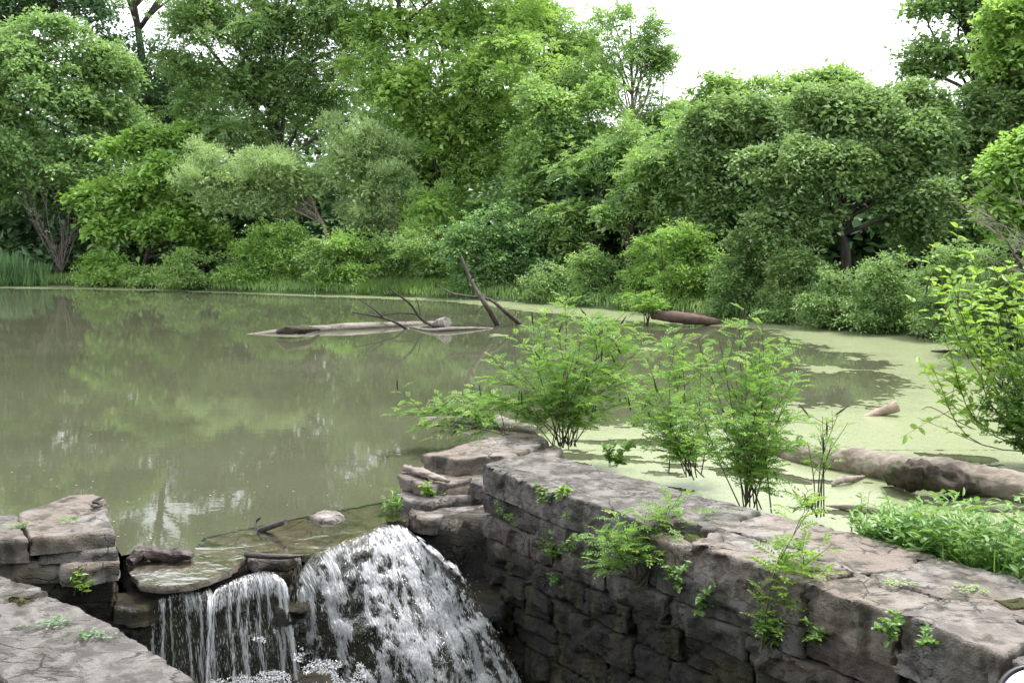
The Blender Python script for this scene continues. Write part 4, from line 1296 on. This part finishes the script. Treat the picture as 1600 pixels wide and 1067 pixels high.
# ------------------------------------------------------------------ logs, sticks and branches
def log(name, label, cat, pts, rad, mat, sides=14, rough=.16, seed=0, loc=None, flat=1.0, knots=0, cap=True, n=26):
    P = np.asarray(pts, float)
    t = thing(name, label, cat, P.mean(0) if loc is None else loc)
    c = curve_pts(P, n)
    r = np.interp(np.linspace(0, 1, len(c)), np.linspace(0, 1, len(rad)), rad)
    mb = MB()
    tube(mb, c, r, sides, rough, seed, cap, freq=15)
    rng = np.random.default_rng(seed)
    o = mb.build('wood', M[mat], t, True)
    for k in range(knots):
        i = int(rng.integers(3, len(c) - 3))
        d = unit(rng.normal(0, 1, 3) + [0, -.2, .9])
        m2 = MB()
        tube(m2, [c[i], c[i] + d * r[i] * 1.1, c[i] + d * r[i] * 1.9], [r[i] * .35, r[i] * .25, r[i] * .12], 6, .2, seed + k)
        m2.build('stub', M[mat], t, True)
    return t
z = onz
log('floating_log', 'long grey log lying half sunk in the middle of the pond', 'log', [z(385, 524, -.03), z(450, 518, .02), z(540, 512, .04), z(620, 508, .03), z(700, 504, -.03)], [.03, .08, .10, .09, .04], 'log_far', seed=2, knots=3)
t = thing('rotten_log', 'crumbling brown piece of bark on the left half of the long floating log', 'log', z(465, 515, .1))
mb = MB()
tube(mb, curve_pts([z(434, 519, .10), z(455, 516, .17), z(480, 515, .15), z(498, 514, .08)], 18), np.interp(np.linspace(0, 1, 19), [0, .3, .6, 1], [.05, .10, .08, .03]), 16, .4, 4, freq=14)
mb.build('wood', M['log_rot'], t, True)
log('floating_log', 'white weathered stump end sticking up at the tip of the long floating log', 'log', [z(676, 508, .04), z(686, 505, .12), z(699, 503, .2)], [.05, .10, .12], 'pale_stone', 10, .2, 5, n=8)
# the fallen tree: leaning trunks and drowned branches
def branch_set(name, label, parts, mat, seed):
    base = parts[0][0][-1]
    t = thing(name, label, 'branch', base)
    for k, (pts, rad) in enumerate(parts):
        mb = MB()
        c = curve_pts(pts, 16)
        tube(mb, c, np.interp(np.linspace(0, 1, len(c)), np.linspace(0, 1, len(rad)), rad) * .72, 7, .12, seed + k)
        mb.build('limb', M[mat], t, True)
    return t
Y = 21.6
branch_set('dead_tree', 'leaning bare dead trunk standing out of the pond', [
    ([aty(720, 402, Y + .6), aty(737, 440, Y + .4), aty(760, 478, Y + .1), z(781, 514, -.1)], [.05, .07, .085, .10]),
    ([aty(736, 436, Y + .4), aty(742, 425, Y + .3), aty(752, 412, Y + .3)], [.03, .02, .01]),
    ([aty(744, 488, Y), aty(757, 476, Y)], [.01, .025])], 'bark', 11)
branch_set('dead_branch', 'bare arching branch crossing behind the leaning dead trunk', [
    ([aty(684, 446, Y + .8), aty(705, 458, Y + .7), aty(728, 463, Y + .5), aty(765, 468, Y + .3), aty(790, 488, Y + .2), z(818, 511, -.1)], [.02, .04, .05, .06, .07, .085]),
    ([aty(698, 468, Y + .6), aty(715, 465, Y + .6), aty(728, 463, Y + .5)], [.012, .02, .03])], 'bark', 15)
branch_set('dead_branch', 'dark forked branch rising from the water left of the leaning dead trunk', [
    ([aty(604, 440, Y - .3), aty(614, 455, Y - .3), aty(640, 474, Y - .2), aty(660, 500, Y), z(692, 515, -.1)], [.012, .03, .04, .045, .05]),
    ([aty(650, 466, Y), aty(655, 480, Y), aty(662, 503, Y), z(698, 514, -.08)], [.012, .02, .035, .04]),
    ([aty(600, 492, Y), aty(625, 489, Y), aty(648, 491, Y), aty(660, 497, Y)], [.02, .02, .025, .03])], 'bark_dark', 19)
branch_set('dead_branch', 'dark arched branch nearest the floating log, dipping into the pond', [
    ([aty(550, 488, Y - .6), aty(575, 492, Y - .6), aty(600, 497, Y - .6), aty(622, 506, Y - .6), z(642, 519, -.1)], [.02, .03, .04, .045, .05]),
    ([aty(562, 468, Y - .4), aty(580, 480, Y - .5), aty(598, 494, Y - .6)], [.02, .03, .035])], 'bark_dark', 23)
log('drowned_branch', 'pale low branch lying at the water surface under the dead trunks', 'branch', [z(640, 511, .01), z(672, 516, .03), z(700, 514, .05), z(740, 513, .03), z(770, 513, 0)], [.02, .04, .05, .035, .02], 'log_far', 8, .15, 9)
log('fallen_log', 'reddish brown log on the far shore behind the green bushes', 'log', [z(1020, 492, .25), z(1050, 495, .24), z(1085, 499, .18), z(1128, 504, .02)], [.10, .14, .13, .07], 'log_red', seed=21)
log('fallen_log', 'bleached log in the water behind the broken ledges and bushes', 'log', [z(660, 655, -.03), z(700, 656, .01), z(730, 655, .04), z(780, 662, .05), z(840, 672, .03)], [.025, .05, .10, .09, .05], 'log_far', seed=25, knots=1)
log('fallen_log', 'big pale fallen log across the duckweed at the right edge', 'log', [z(1190, 705, -.04), z(1250, 711, .06), z(1330, 722, .08), z(1400, 734, .09), z(1480, 746, .09), z(1560, 758, .08), z(1680, 778, .06)], [.05, .10, .135, .15, .17, .15, .14], 'log', 24, .11, 31, n=120)
log('rotten_log', 'dark hollow rotten lump on the big pale fallen log', 'log', [z(1392, 744, .09), z(1416, 741, .18), z(1445, 742, .20), z(1478, 749, .18), z(1518, 758, .08)], [.06, .115, .12, .115, .06], 'log_rot', 22, .42, 33, n=60)
log('fallen_log', 'pinkish barkless branch stub in the duckweed beneath the lime leaved shrub', 'log', [z(1348, 653, -.02), z(1375, 643, .05), z(1403, 634, .13)], [.03, .06, .075], 'log_pink', 10, .15, 35, n=12)
log('stick', 'grey curved stick in the duckweed in front of the big fallen log', 'stick', [z(1300, 757, .02), z(1312, 751, .05), z(1328, 748, .05), z(1350, 744, .02)], [.02, .03, .028, .012], 'driftwood', 8, .2, 37, n=12)
log('sunken_log', 'dark half sunken log among the weeds behind the wall', 'log', [z(1440, 834, -.02), z(1475, 830, .05), z(1515, 822, .03)], [.05, .085, .05], 'log_rot', 12, .2, 39, n=14)
log('sunken_log', 'mossy low log stretched across the duckweed below the big fallen log', 'log', [z(1285, 795, -.03), z(1330, 799, -.005), z(1380, 806, -.01), z(1430, 818, -.04)], [.03, .045, .045, .02], 'log_rot', 10, .2, 41, n=16)
log('sunken_log', 'thin dark log lying in the duckweed far right below the big fallen log', 'log', [z(1395, 780, -.03), z(1450, 790, -.01), z(1530, 800, -.01), z(1650, 800, -.02)], [.02, .05, .05, .06], 'log_rot', 10, .3, 43, n=18)
log('stick', 'short dark branch floating in the far duckweed at right', 'stick', [z(1455, 549, .01), z(1475, 549, .03), z(1500, 548, .02)], [.02, .035, .02], 'log_rot', 8, .2, 45, n=8)
log('twig', 'thin bent twig sticking out of the duckweed under the lime leaved shrub', 'twig', [z(1525, 672, .0), aty(1490, 655, 10.3), aty(1455, 636, 10.6), aty(1440, 640, 10.6)], [.008, .007, .006, .004], 'twig', 5, .1, 47, n=10)
# on the crest
log('driftwood', 'dark wet driftwood lying on the left lip of the waterfall', 'driftwood', [z(202, 877, .03), z(222, 864, .055), z(250, 866, .04), z(278, 866, .04), z(301, 869, .03)], [.03, .046, .038, .036, .02], 'stick_wet', 20, .5, 51, n=48)
log('driftwood', 'flat dark stick lying on the middle of the waterfall crest', 'driftwood', [z(384, 865, .015), z(410, 868, .022), z(445, 869, .02), z(472, 868, .012)], [.02, .022, .020, .010], 'stick_wet', 10, .25, 53, n=14)
t = log('driftwood', 'forked brown stick jutting from the shallow water at the crest', 'driftwood', [z(405, 829, .0), z(420, 823, .04), z(446, 815, .11)], [.022, .024, .02], 'stick_wet', 10, .15, 55, n=8)
mb = MB()
tube(mb, curve_pts([z(405, 829, .0), z(399, 820, .03), z(402, 812, .06), z(408, 808, .10)], 8), [.018, .014, .009, .008, .010, .012, .004], 7, .2, 3)
mb.build('fork', M['stick_wet'], t, True)
log('driftwood', 'bleached splintered driftwood resting on the broken ledges', 'driftwood', [z(632, 731, .225), z(650, 735, .235), z(676, 744, .232), z(702, 752, .222)], [.028, .034, .026, .010], 'driftwood', 16, .45, 57, n=40)
mb = MB()
plate(mb, PX(.06, (484, 797), (498, 805), (520, 806), (541, 800), (530, 792), (505, 790)), -.04, .045, 401, step=.02, rnd=.05, fc=.012, rings=8, ampz=.01)
tag(mb.build('pale_rock', M['pale_stone'], None, True), 'pale smooth rock breaking the surface right of the forked stick', 'rock')
t = thing('bark_curl', 'dark curled strip of bark on the corner of the left wall block', 'bark', z(150, 785, .34))
mb = MB()
tube(mb, curve_pts([z(144, 790, .335), z(150, 792, .345), z(158, 789, .345), z(152, 785, .36), z(146, 784, .365), z(158, 777, .37)], 20), [.012] * 21, 7, .2, 2)
mb.build('strip', M['bark_dark'], t, True)

# ------------------------------------------------------------------ near plants
def stem_plant(name, label, cat, base, tips, mat, style='pinnate', L=.026, stem_r=.006, leaf_from=.3, per=9, side=5, seed=0, group=None, bow=.25, stem_mat='twig', pairs=7, frond=.15, spikes=0, kind='rhomb', droop=.3, foot=.03):
    """upright stems with side shoots; leaves carried along the outer part of every shoot"""
    rng = np.random.default_rng(seed)
    base = np.asarray(base, float)
    t = thing(name, label, cat, base, group)
    ms, ml = MB(), MB()
    O, D, TT = [], [], []
    ends = []
    for tp in tips:
        tp = np.asarray(tp, float)
        b = base + rng.normal(0, foot, 3) * [1, 1, 0]
        ln = np.linalg.norm(tp - b)
        m = b * .5 + tp * .5 + np.array([(b[0] - tp[0]) * bow, 0, abs(tp[0] - b[0]) * bow * .6]) + rng.normal(0, .03, 3) * ln
        c = curve_pts([b, m, tp], 12)
        r = np.linspace(stem_r, stem_r * .3, len(c))
        tube(ms, c, r, 5, cap=False)
        shoots = [(c, leaf_from)]
        for k in range(side):
            i = int(rng.uniform(leaf_from * .8, .9) * (len(c) - 1))
            d = unit(unit(c[min(i + 1, len(c) - 1)] - c[i]) + rng.normal(0, .6, 3) + [0, 0, .15])
            e = c[i] + d * ln * rng.uniform(.12, .34)
            sc = curve_pts([c[i], (c[i] + e) / 2 + rng.normal(0, .01, 3), e], 5)
            tube(ms, sc, np.linspace(stem_r * .45, stem_r * .2, len(sc)), 4, cap=False)
            shoots.append((sc, .25))
        for c_, f0 in shoots:
            ends.append(c_[-1])
            k = per if len(c_) > 8 else max(3, per // 2)
            q = f0 + (1 - f0) * (np.arange(k) + rng.uniform(0, .6, k)) / k
            pos = np.stack([np.interp(q, np.linspace(0, 1, len(c_)), c_[:, x]) for x in range(3)], 1)
            ax = unit(c_[-1] - c_[0])
            ph = rng.uniform(0, 6.28) + np.arange(k) * 2.4
            out = np.stack([np.cos(ph), np.sin(ph), np.full(k, .35)], 1)
            O.append(pos); D.append(unit(out + ax * .55)); TT.append(np.clip(.25 + .7 * q + rng.normal(0, .12, k), 0, 1.1))
    O, D, TT = np.concatenate(O), np.concatenate(D), np.concatenate(TT)
    n = len(O)
    up = np.array([0, 0, 1.0])
    if style == 'pinnate':
        fronds(ml, rng, O, D, unit(up + rng.normal(0, .3, (n, 3))), frond * rng.uniform(.65, 1.15, n), pairs, .46, L, TT, droop)
    else:
        for k in range(2 if style == 'pair' else 1):
            leaves(ml, O, D + rng.normal(0, .3, (n, 3)) - up * .25, up + rng.normal(0, .45, (n, 3)), L * rng.uniform(.6, 1.2, n), L * (.58 if style != 'lance' else .26), TT * .9 + rng.uniform(-.1, .1, n), kind=kind)
            D = -D * [1, 1, -1]
    ms.build('stems', M[stem_mat], t, True)
    ml.build('leaves', M[mat], t)
    if spikes:
        for e in [ends[i] for i in rng.choice(len(ends), min(spikes, len(ends)), replace=False)]:
            d = unit(rng.normal(0, .4, 3) + [0, 0, 1])
            sp = MB()
            tube(sp, [e - d * .03, e + d * .03, e + d * .10], [.004, .008, .003], 5, .2, 1)
            sp.build('seed_spike', M['bark_dark'], t, True)
    return t
b = onz(885, 697, .22)
stem_plant('false_indigo_bush', 'bright green bush with many stems behind the broken ledges, left one of the pair', 'bush', b,
    [aty(u, v, b[1] + d) for u, v, d in [(838, 500, .1), (862, 485, -.2), (888, 472, .1), (915, 492, .3), (945, 500, -.1), (975, 515, .2), (1000, 545, .2), (1030, 580, .1), (985, 480, .2), (760, 560, .3), (800, 520, .2), (720, 640, .1), (830, 545, -.3), (810, 580, .2), (775, 590, .1),
     (735, 605, .2), (850, 560, .4), (900, 545, -.4), (940, 560, -.3), (970, 590, -.2), (1005, 620, .1), (880, 600, -.3), (925, 620, -.35), (790, 630, .2), (1000, 500, .4)]],
    'indigo', L=.036, frond=.18, side=6, per=12, seed=1, spikes=22, bow=.15, foot=.07)
b2 = onz(800, 682, .1)
stem_plant('false_indigo_bush', 'low arching green spray reaching left over the water from the bush', 'bush', b2,
    [aty(u, v, b2[1] + d) for u, v, d in [(612, 650, -.3), (640, 632, -.2), (660, 655, -.4), (690, 640, -.2), (730, 625, 0), (745, 650, -.2), (770, 620, .1), (640, 665, -.3)]], 'indigo', L=.036, frond=.17, side=6, per=10, seed=2, spikes=9, bow=.1, foot=.06, leaf_from=.5)
b = onz(1172, 792, .1)
stem_plant('false_indigo_bush', 'bright green bush with thin upright stems behind the long wall, right one of the pair', 'bush', b,
    [aty(u, v, b[1] + d) for u, v, d in [(1185, 528, .2), (1212, 548, 0), (1165, 560, -.1), (1130, 570, .1), (1100, 555, .2), (1155, 500, .3), (1225, 600, -.2), (1250, 570, .1), (1190, 500, .2), (1120, 510, .2), (1240, 640, .2), (1085, 620, .1), (1190, 600, -.3),
     (1120, 640, -.3), (1235, 690, 0), (1150, 660, -.35), (1205, 670, -.3)]],
    'indigo', L=.035, frond=.175, side=6, per=12, seed=3, spikes=5, bow=.05, leaf_from=.25, foot=.06)
b = onz(1080, 745, .1)
stem_plant('false_indigo_bush', 'broad light green bush between the left and right bush of the pair', 'bush', b,
    [aty(u, v, b[1] + d) for u, v, d in [(1035, 515, .3), (1065, 530, .1), (1010, 560, 0), (1095, 540, .2), (1045, 590, -.2), (990, 600, .2), (1075, 640, -.2), (1020, 650, -.3), (1110, 610, -.1), (1050, 680, -.3), (985, 660, 0), (1000, 700, -.2)]],
    'indigo', L=.035, frond=.175, side=6, per=12, seed=4, spikes=4, bow=.1, foot=.07)
b = onz(1278, 806, .1)
stem_plant('young_shrub', 'thin bare stemmed shrub with a small leafy head right of the bushes', 'shrub', b,
    [aty(u, v, b[1] + d) for u, v, d in [(1310, 645, .1), (1285, 650, 0), (1262, 690, .1), (1325, 660, .2), (1300, 690, -.1)]], 'indigo', L=.022, frond=.11, side=3, per=6, seed=5, spikes=4, leaf_from=.6)
b = onz(1011, 508, .0)
stem_plant('young_shrub', 'small far shrub rising from the water in front of the red log', 'shrub', b,
    [aty(u, v, b[1] + d) for u, v, d in [(985, 465, .2), (1000, 460, 0), (1020, 458, .1), (1035, 470, -.1), (1012, 475, -.2), (992, 485, 0), (1030, 490, .1)]], 'indigo', L=.08, frond=.35, side=3, per=7, seed=6, stem_r=.015, leaf_from=.5)
b = onz(1043, 905, .30) ; b = np.array([*W(1.72, -.03), .12])
yb = b[1]
stem_plant('wall_shrub', 'ferny green shrub rooted in a joint of the long wall and overhanging it', 'shrub', b,
    [aty(u, v, yb + d) for u, v, d in [(1068, 765, .25), (1100, 800, .2), (1130, 805, .25), (1010, 800, .05), (965, 800, .0), (940, 830, -.05), (1085, 840, -.05), (1045, 790, .1), (985, 860, -.05), (1120, 830, .1), (935, 880, -.02)]], 'indigo', L=.028, frond=.15, side=5, per=9, seed=7, stem_r=.005, leaf_from=.45, bow=.1)
b = np.array([*W(2.66, -.03), .10]); yb = b[1]
stem_plant('locust_seedling', 'light green locust seedling with feathery leaves standing in front of the cap stones', 'seedling', b,
    [aty(u, v, yb + d) for u, v, d in [(1270, 785, .12), (1300, 850, 0), (1262, 900, -.05), (1330, 915, -.03)]], 'lime', L=.032, frond=.17, side=3, per=12, pairs=7, seed=8, stem_r=.005, leaf_from=.25, stem_mat='green_stem')
stem_plant('wall_vine', 'leafy vine hanging down the wall beneath the locust seedling', 'vine', b,
    [aty(u, v, yb - .05 + d) for u, v, d in [(1305, 1025, 0), (1320, 1000, -.02), (1290, 985, -.02), (1340, 975, -.02), (1310, 960, -.03)]], 'weed', 'pair', L=.045, side=2, per=6, seed=9, stem_r=.004, leaf_from=.2, stem_mat='green_stem', kind='oval')
# little plants in the joints of the wall face
def on_wall(u, v, t=-.03):
    """where the sight line meets the wall face"""
    d = ray(u, v); o3 = np.array([0, 0, CAM_H])
    p0 = np.array([*W(0, t), 0]); nn = np.array([Nn[0], Nn[1], 0])
    k = ((p0 - o3) @ nn) / (d @ nn)
    return o3 + d * k
joints = [(790, 800, 'tuft of leaves in the wall joint nearest the waterfall corner', 26), (845, 775, 'small fern tuft high on the wall near the waterfall corner', 24), (862, 865, 'low tuft of leaves under the second course near the waterfall', 34),
          (890, 835, 'trailing leafy tuft between two courses left of the ferny shrub', 36), (872, 905, 'lowest small tuft above the wet part of the wall', 24), (935, 860, 'hanging leafy strand left below the ferny shrub', 40),
          (1050, 900, 'leafy climbing strand on the wall under the ferny shrub', 44), (1100, 935, 'clump of round leaves right below the ferny shrub', 34), (1190, 970, 'broad leaved tuft in the middle of the wall face', 42),
          (1265, 990, 'small round leaved tuft left of the hanging vine', 30), (1395, 975, 'pair of leafy rosettes right of the hanging vine', 38), (1442, 998, 'tiny sprig in the wall beneath the cap stones at right', 22)]
for i, (u, v, lb, sz) in enumerate(joints):
    b = on_wall(u, v + sz * .4)
    rr = np.random.default_rng(60 + i)
    tips = [on_wall(u + rr.normal(0, sz * .5), v + rr.normal(0, sz * .5), -.03 - rr.uniform(.02, .08)) for _ in range(5)]
    stem_plant('wall_plant', lb, 'plant', b, tips, 'weed', 'pair', L=.030 if sz < 30 else .038, side=1, per=5, seed=70 + i, stem_r=.0022, leaf_from=.25, stem_mat='green_stem', kind='oval', group='small plants in the wall')
for i, (u, v, zz_, lb, tipl, sty, mt, L_) in enumerate([
    (124, 925, -.05, 'bright nettle like plant in the shade of the left wall', [(112, 895), (125, 885), (140, 900), (133, 912)], 'lance', 'lime', .075),
    (668, 776, .10, 'bright seedling on the broken ledges below the driftwood', [(655, 758), (668, 752), (672, 768), (660, 768)], 'pair', 'lime', .04),
    (690, 782, .06, 'second seedling with rounder leaves to the right on the broken ledges', [(680, 768), (692, 770), (700, 778), (686, 776)], 'pair', 'weed', .035),
    (614, 800, .0, 'tuft of narrow leaves at the water edge beside the waterfall lip', [(600, 782), (612, 770), (624, 765), (622, 785), (596, 790)], 'lance', 'weed', .07),
    (752, 728, .2, 'thin weed standing before the top slab of the broken ledges', [(748, 694), (756, 702), (744, 712), (758, 718)], 'pair', 'lime', .03),
    (880, 778, .50, 'tiny bright sprig on the edge of the long wall top', [(878, 758), (886, 764), (872, 766)], 'pair', 'lime', .035),
    (960, 730, .2, 'broad leaved green sapling at the back edge of the long wall', [(945, 700), (965, 690), (985, 700), (975, 718), (998, 690)], 'pair', 'weed', .07),
    (1265, 800, .1, 'leafy weed clump at the foot of the right bush', [(1240, 775), (1262, 765), (1285, 780), (1230, 795), (1250, 785)], 'lance', 'weed', .08),
    (1335, 830, .1, 'upright dark leaved weed behind the wall right of the seedling', [(1328, 800), (1338, 795), (1345, 812)], 'lance', 'weed', .07),
    (1385, 840, .1, 'tall thin weed with narrow leaves behind the wall', [(1383, 768), (1390, 775), (1378, 790), (1398, 795)], 'lance', 'weed', .075),
    (1350, 830, .1, 'short spreading weed between the two taller ones behind the wall', [(1345, 772), (1358, 768), (1368, 785), (1340, 790)], 'lance', 'weed', .06),
    (1500, 850, .1, 'tall leafy weed left of the dense patch at the right edge', [(1495, 775), (1510, 782), (1480, 790), (1520, 800)], 'lance', 'weed', .085),
    (1425, 850, .1, 'feathery weed rising behind the wall in front of the sunken log', [(1420, 785), (1432, 790), (1412, 805), (1440, 808)], 'lance', 'weed', .07)]):
    b = onz(u, v, zz_)
    stem_plant('weed_plant', lb, 'weed', b, [aty(x, y, b[1] + (k % 3 - 1) * .05) for k, (x, y) in enumerate(tipl)], mt, sty, L=L_, side=2, per=7, seed=90 + i, stem_r=.003, leaf_from=.2, stem_mat='green_stem', kind='oval', group='weeds around the walls')

# the soil strip and the dense weeds behind the wall at the right
mb = MB()
plate(mb, [W(2.2, .80), W(3.2, .88), W(4.4, 1.0), W(5.2, 1.0), W(5.2, 2.2), W(4.2, 2.0), W(3.4, 1.5), W(2.4, 1.05)], -.5, .40, 402, step=.06, rings=8, ampz=.03, rnd=.1)
tag(mb.build('soil_bank', M['soil'], None, True), 'dark soil strip behind the long wall', kind='structure')
rng = np.random.default_rng(44)
mb = MB()
n = 620
s_, t_ = rng.uniform(2.55, 4.6, n), rng.uniform(.0, 1, n) ** 1.3
t_ = .88 + (s_ - 2.6) * .06 + t_ * np.interp(s_, [2.5, 3.2, 4.5], [.2, .6, 1.0])
B_ = np.array([[*W(a, b), .36] for a, b in zip(s_, t_)])
hgt = rng.uniform(.15, .48, n) * np.interp(s_, [2.5, 3.1, 3.6], [.6, .95, 1.15])
st_ = MB()
for i in range(n):
    d = unit(np.array([rng.normal(0, .25), rng.normal(0, .25), 1]))
    e = B_[i] + d * hgt[i]
    k = 8
    q = np.linspace(.15, 1, k)
    pos = B_[i] + (e - B_[i]) * q[:, None]
    ph = rng.uniform(0, 6.28) + np.arange(k) * 2.4
    out = np.stack([np.cos(ph), np.sin(ph), np.full(k, .5)], 1)
    Ls = rng.uniform(.06, .11) * (1.1 - .4 * q)
    leaves(mb, pos, out, np.array([0, 0, 1.0]) + rng.normal(0, .4, (k, 3)), Ls, Ls * (.45 if i % 3 else .22), np.clip(.2 + .6 * q + rng.normal(0, .15), 0, 1), kind='oval')
tag(mb.build('weeds', M['weed']), 'dense bright green weeds behind the wall at the right edge', 'weeds', kind='stuff')
n = 1500
s_, t_ = rng.uniform(2.7, 4.6, n), rng.uniform(0, 1.1, n)
P = np.array([[*W(a, .9 + (a - 2.6) * .06 + b * np.interp(a, [2.7, 4.5], [.3, 1])), .36] for a, b in zip(s_, t_)])
grass('grass_tufts', 'long grass blades among the weeds behind the wall', P, .3, .012, 'weed', 45, .45)

# the lime-leaved shrub hanging in from the right
b = np.array([6.3, 8.6, .1])
stem_plant('lime_leaved_shrub', 'overhanging shrub with large lime green leaves at the right edge', 'shrub', b,
    [aty(u, v, 8.2 + d) for u, v, d in [(1446, 425, .2), (1472, 402, 0), (1515, 395, .3), (1550, 412, -.1), (1500, 480, .1), (1475, 525, -.2), (1455, 572, 0), (1452, 606, .2), (1520, 540, .2), (1540, 450, -.2), (1575, 400, .2),
     (1600, 390, 0), (1530, 500, -.3), (1560, 560, .1), (1580, 480, 0), (1620, 440, -.2), (1600, 540, .3)]],
    'lime', 'pair', L=.095, side=5, per=9, seed=21, stem_r=.008, leaf_from=.62, kind='oval', bow=-.2)
b = np.array([5.05, 8.35, .05])
stem_plant('fine_leaved_bush', 'fine leaved green bush drooping to the duckweed below the lime leaves', 'bush', b,
    [aty(u, v, 8.2 + d) for u, v, d in [(1530, 560, .2), (1560, 540, 0), (1590, 560, .3), (1520, 610, -.1), (1515, 650, .1), (1530, 680, -.2), (1555, 620, 0), (1580, 600, .2), (1560, 660, .2), (1590, 650, -.2), (1600, 610, .2), (1545, 590, 0), (1575, 690, .2), (1600, 690, 0), (1520, 630, .3), (1620, 640, 0)]],
    'weed', 'pair', L=.05, side=14, per=18, seed=22, stem_r=.008, leaf_from=.3)
# moss cushions
for i, (pts, zz_, lb) in enumerate([([(8, 934), (30, 946), (58, 934), (30, 928)], .50, 'olive moss cushion on the near wall top by the channel edge'),
                                    ([(1065, 838), (1090, 852), (1120, 840), (1108, 822), (1080, 822)], .43, 'dark moss pad in the broken gap of the long wall top'),
                                    ([(800, 682), (818, 686), (842, 682), (830, 676)], .35, 'brown moss pad on the back of the top slab of the ledges'),
                                    ([(1548, 935), (1580, 950), (1604, 948), (1598, 932)], .50, 'olive moss strip between the last two cap stones at right')]):
    mb = MB()
    plate(mb, PX(zz_, *pts), zz_ - .02, zz_ + .008, 420 + i, step=.012, rings=8, rnd=.03, ampz=.008, fc=.006)
    tag(mb.build('moss_cushion', M['moss'], None, True), lb, 'moss', 'moss cushions on the stones')
# rosettes of small leaves on the stone tops
for i, (u, v, zz_, lb, mt) in enumerate([(1400, 910, .51, 'small grey green leaf rosette on the cap stones', 'grey'), (1515, 921, .50, 'second flat leaf rosette nearer the right edge on the cap stones', 'grey'),
                                         (84, 972, .50, 'dark green sprig fallen on the near wall top', 'dark'), (143, 993, .50, 'dark green sprig nearest the channel edge on the near wall top', 'dark'),
                                         (22, 822, .31, 'creeping green weed in the joint of the left wall block', 'weed'), (108, 812, .33, 'flat green creeper on top of the left wall block', 'weed')]):
    c = onz(u, v, zz_ + .008)
    rr = np.random.default_rng(200 + i)
    t = thing('rosette', lb, 'plant', c, 'small leaf rosettes on the stones')
    k = 46
    ph = rr.uniform(0, 6.28, k)
    O = c + np.stack([rr.normal(0, .028, k) * 1.6, rr.normal(0, .028, k), np.abs(rr.normal(0, .006, k))], 1)
    mb = MB()
    leaves(mb, O, np.stack([np.cos(ph), np.sin(ph), np.full(k, .25)], 1), np.array([0, 0, 1.0]) + rr.normal(0, .3, (k, 3)), rr.uniform(.014, .034, k), .012, rr.uniform(.2, .9, k), kind='oval')
    mb.build('leaves', M[mt], t)

# ------------------------------------------------------------------ a round mirror that reaches into the lower right corner
k = NT('mirror_glass')
M['mirror'] = k.surf(k.n('BsdfPrincipled', {'Base Color': (.34, .30, .62), 'Metallic': 1.0, 'Roughness': .16}).outputs[0])
k = NT('mirror_rim')
M['rim'] = k.surf(k.n('BsdfPrincipled', {'Base Color': (.018, .019, .018), 'Roughness': .4}).outputs[0])
Ym = 1.3
mc = aty(1640, 1112, Ym)
t = thing('round_mirror', 'round convex mirror with a dark rim in the lower right corner', 'mirror', mc + [0, 0, -.4])
sx = 78 * Ym / FPX
fw = unit(np.array([-mc[0] * .4, -mc[1], (CAM_H - mc[2]) * 2.2]))
ux = unit(np.cross([0, 0, 1.0], fw)); uy = np.cross(fw, ux)
mb = MB()
na = 48
ang = np.linspace(0, 2 * math.pi, na, endpoint=False)
V = []
for rr_ in np.linspace(.02, .96, 12):
    V.append(mc + (np.cos(ang)[:, None] * ux + np.sin(ang)[:, None] * uy) * sx * rr_ + fw * sx * .16 * (1 - rr_ ** 2))
i = np.arange(11)[:, None] * na; j = np.arange(na)[None]; k2 = (j + 1) % na
mb.add(np.concatenate(V), np.stack([i + j, i + k2, i + na + k2, i + na + j], -1).reshape(-1, 4))
mb.build('mirror_face', M['mirror'], t, True)
ring = np.array([mc + (math.cos(a) * ux + math.sin(a) * uy) * sx for a in np.linspace(0, 2 * math.pi, 49)])
mb = MB()
tube(mb, ring, .0045, 8, cap=False)
mb.build('rim', M['rim'], t, True)
mb = MB()
tube(mb, [mc - fw * .012 - uy * sx * .9, mc - fw * .03 - [0, 0, .2], mc - fw * .03 - [0, 0, .45]], [.006, .006, .006], 8)
mb.build('stalk', M['rim'], t, True)
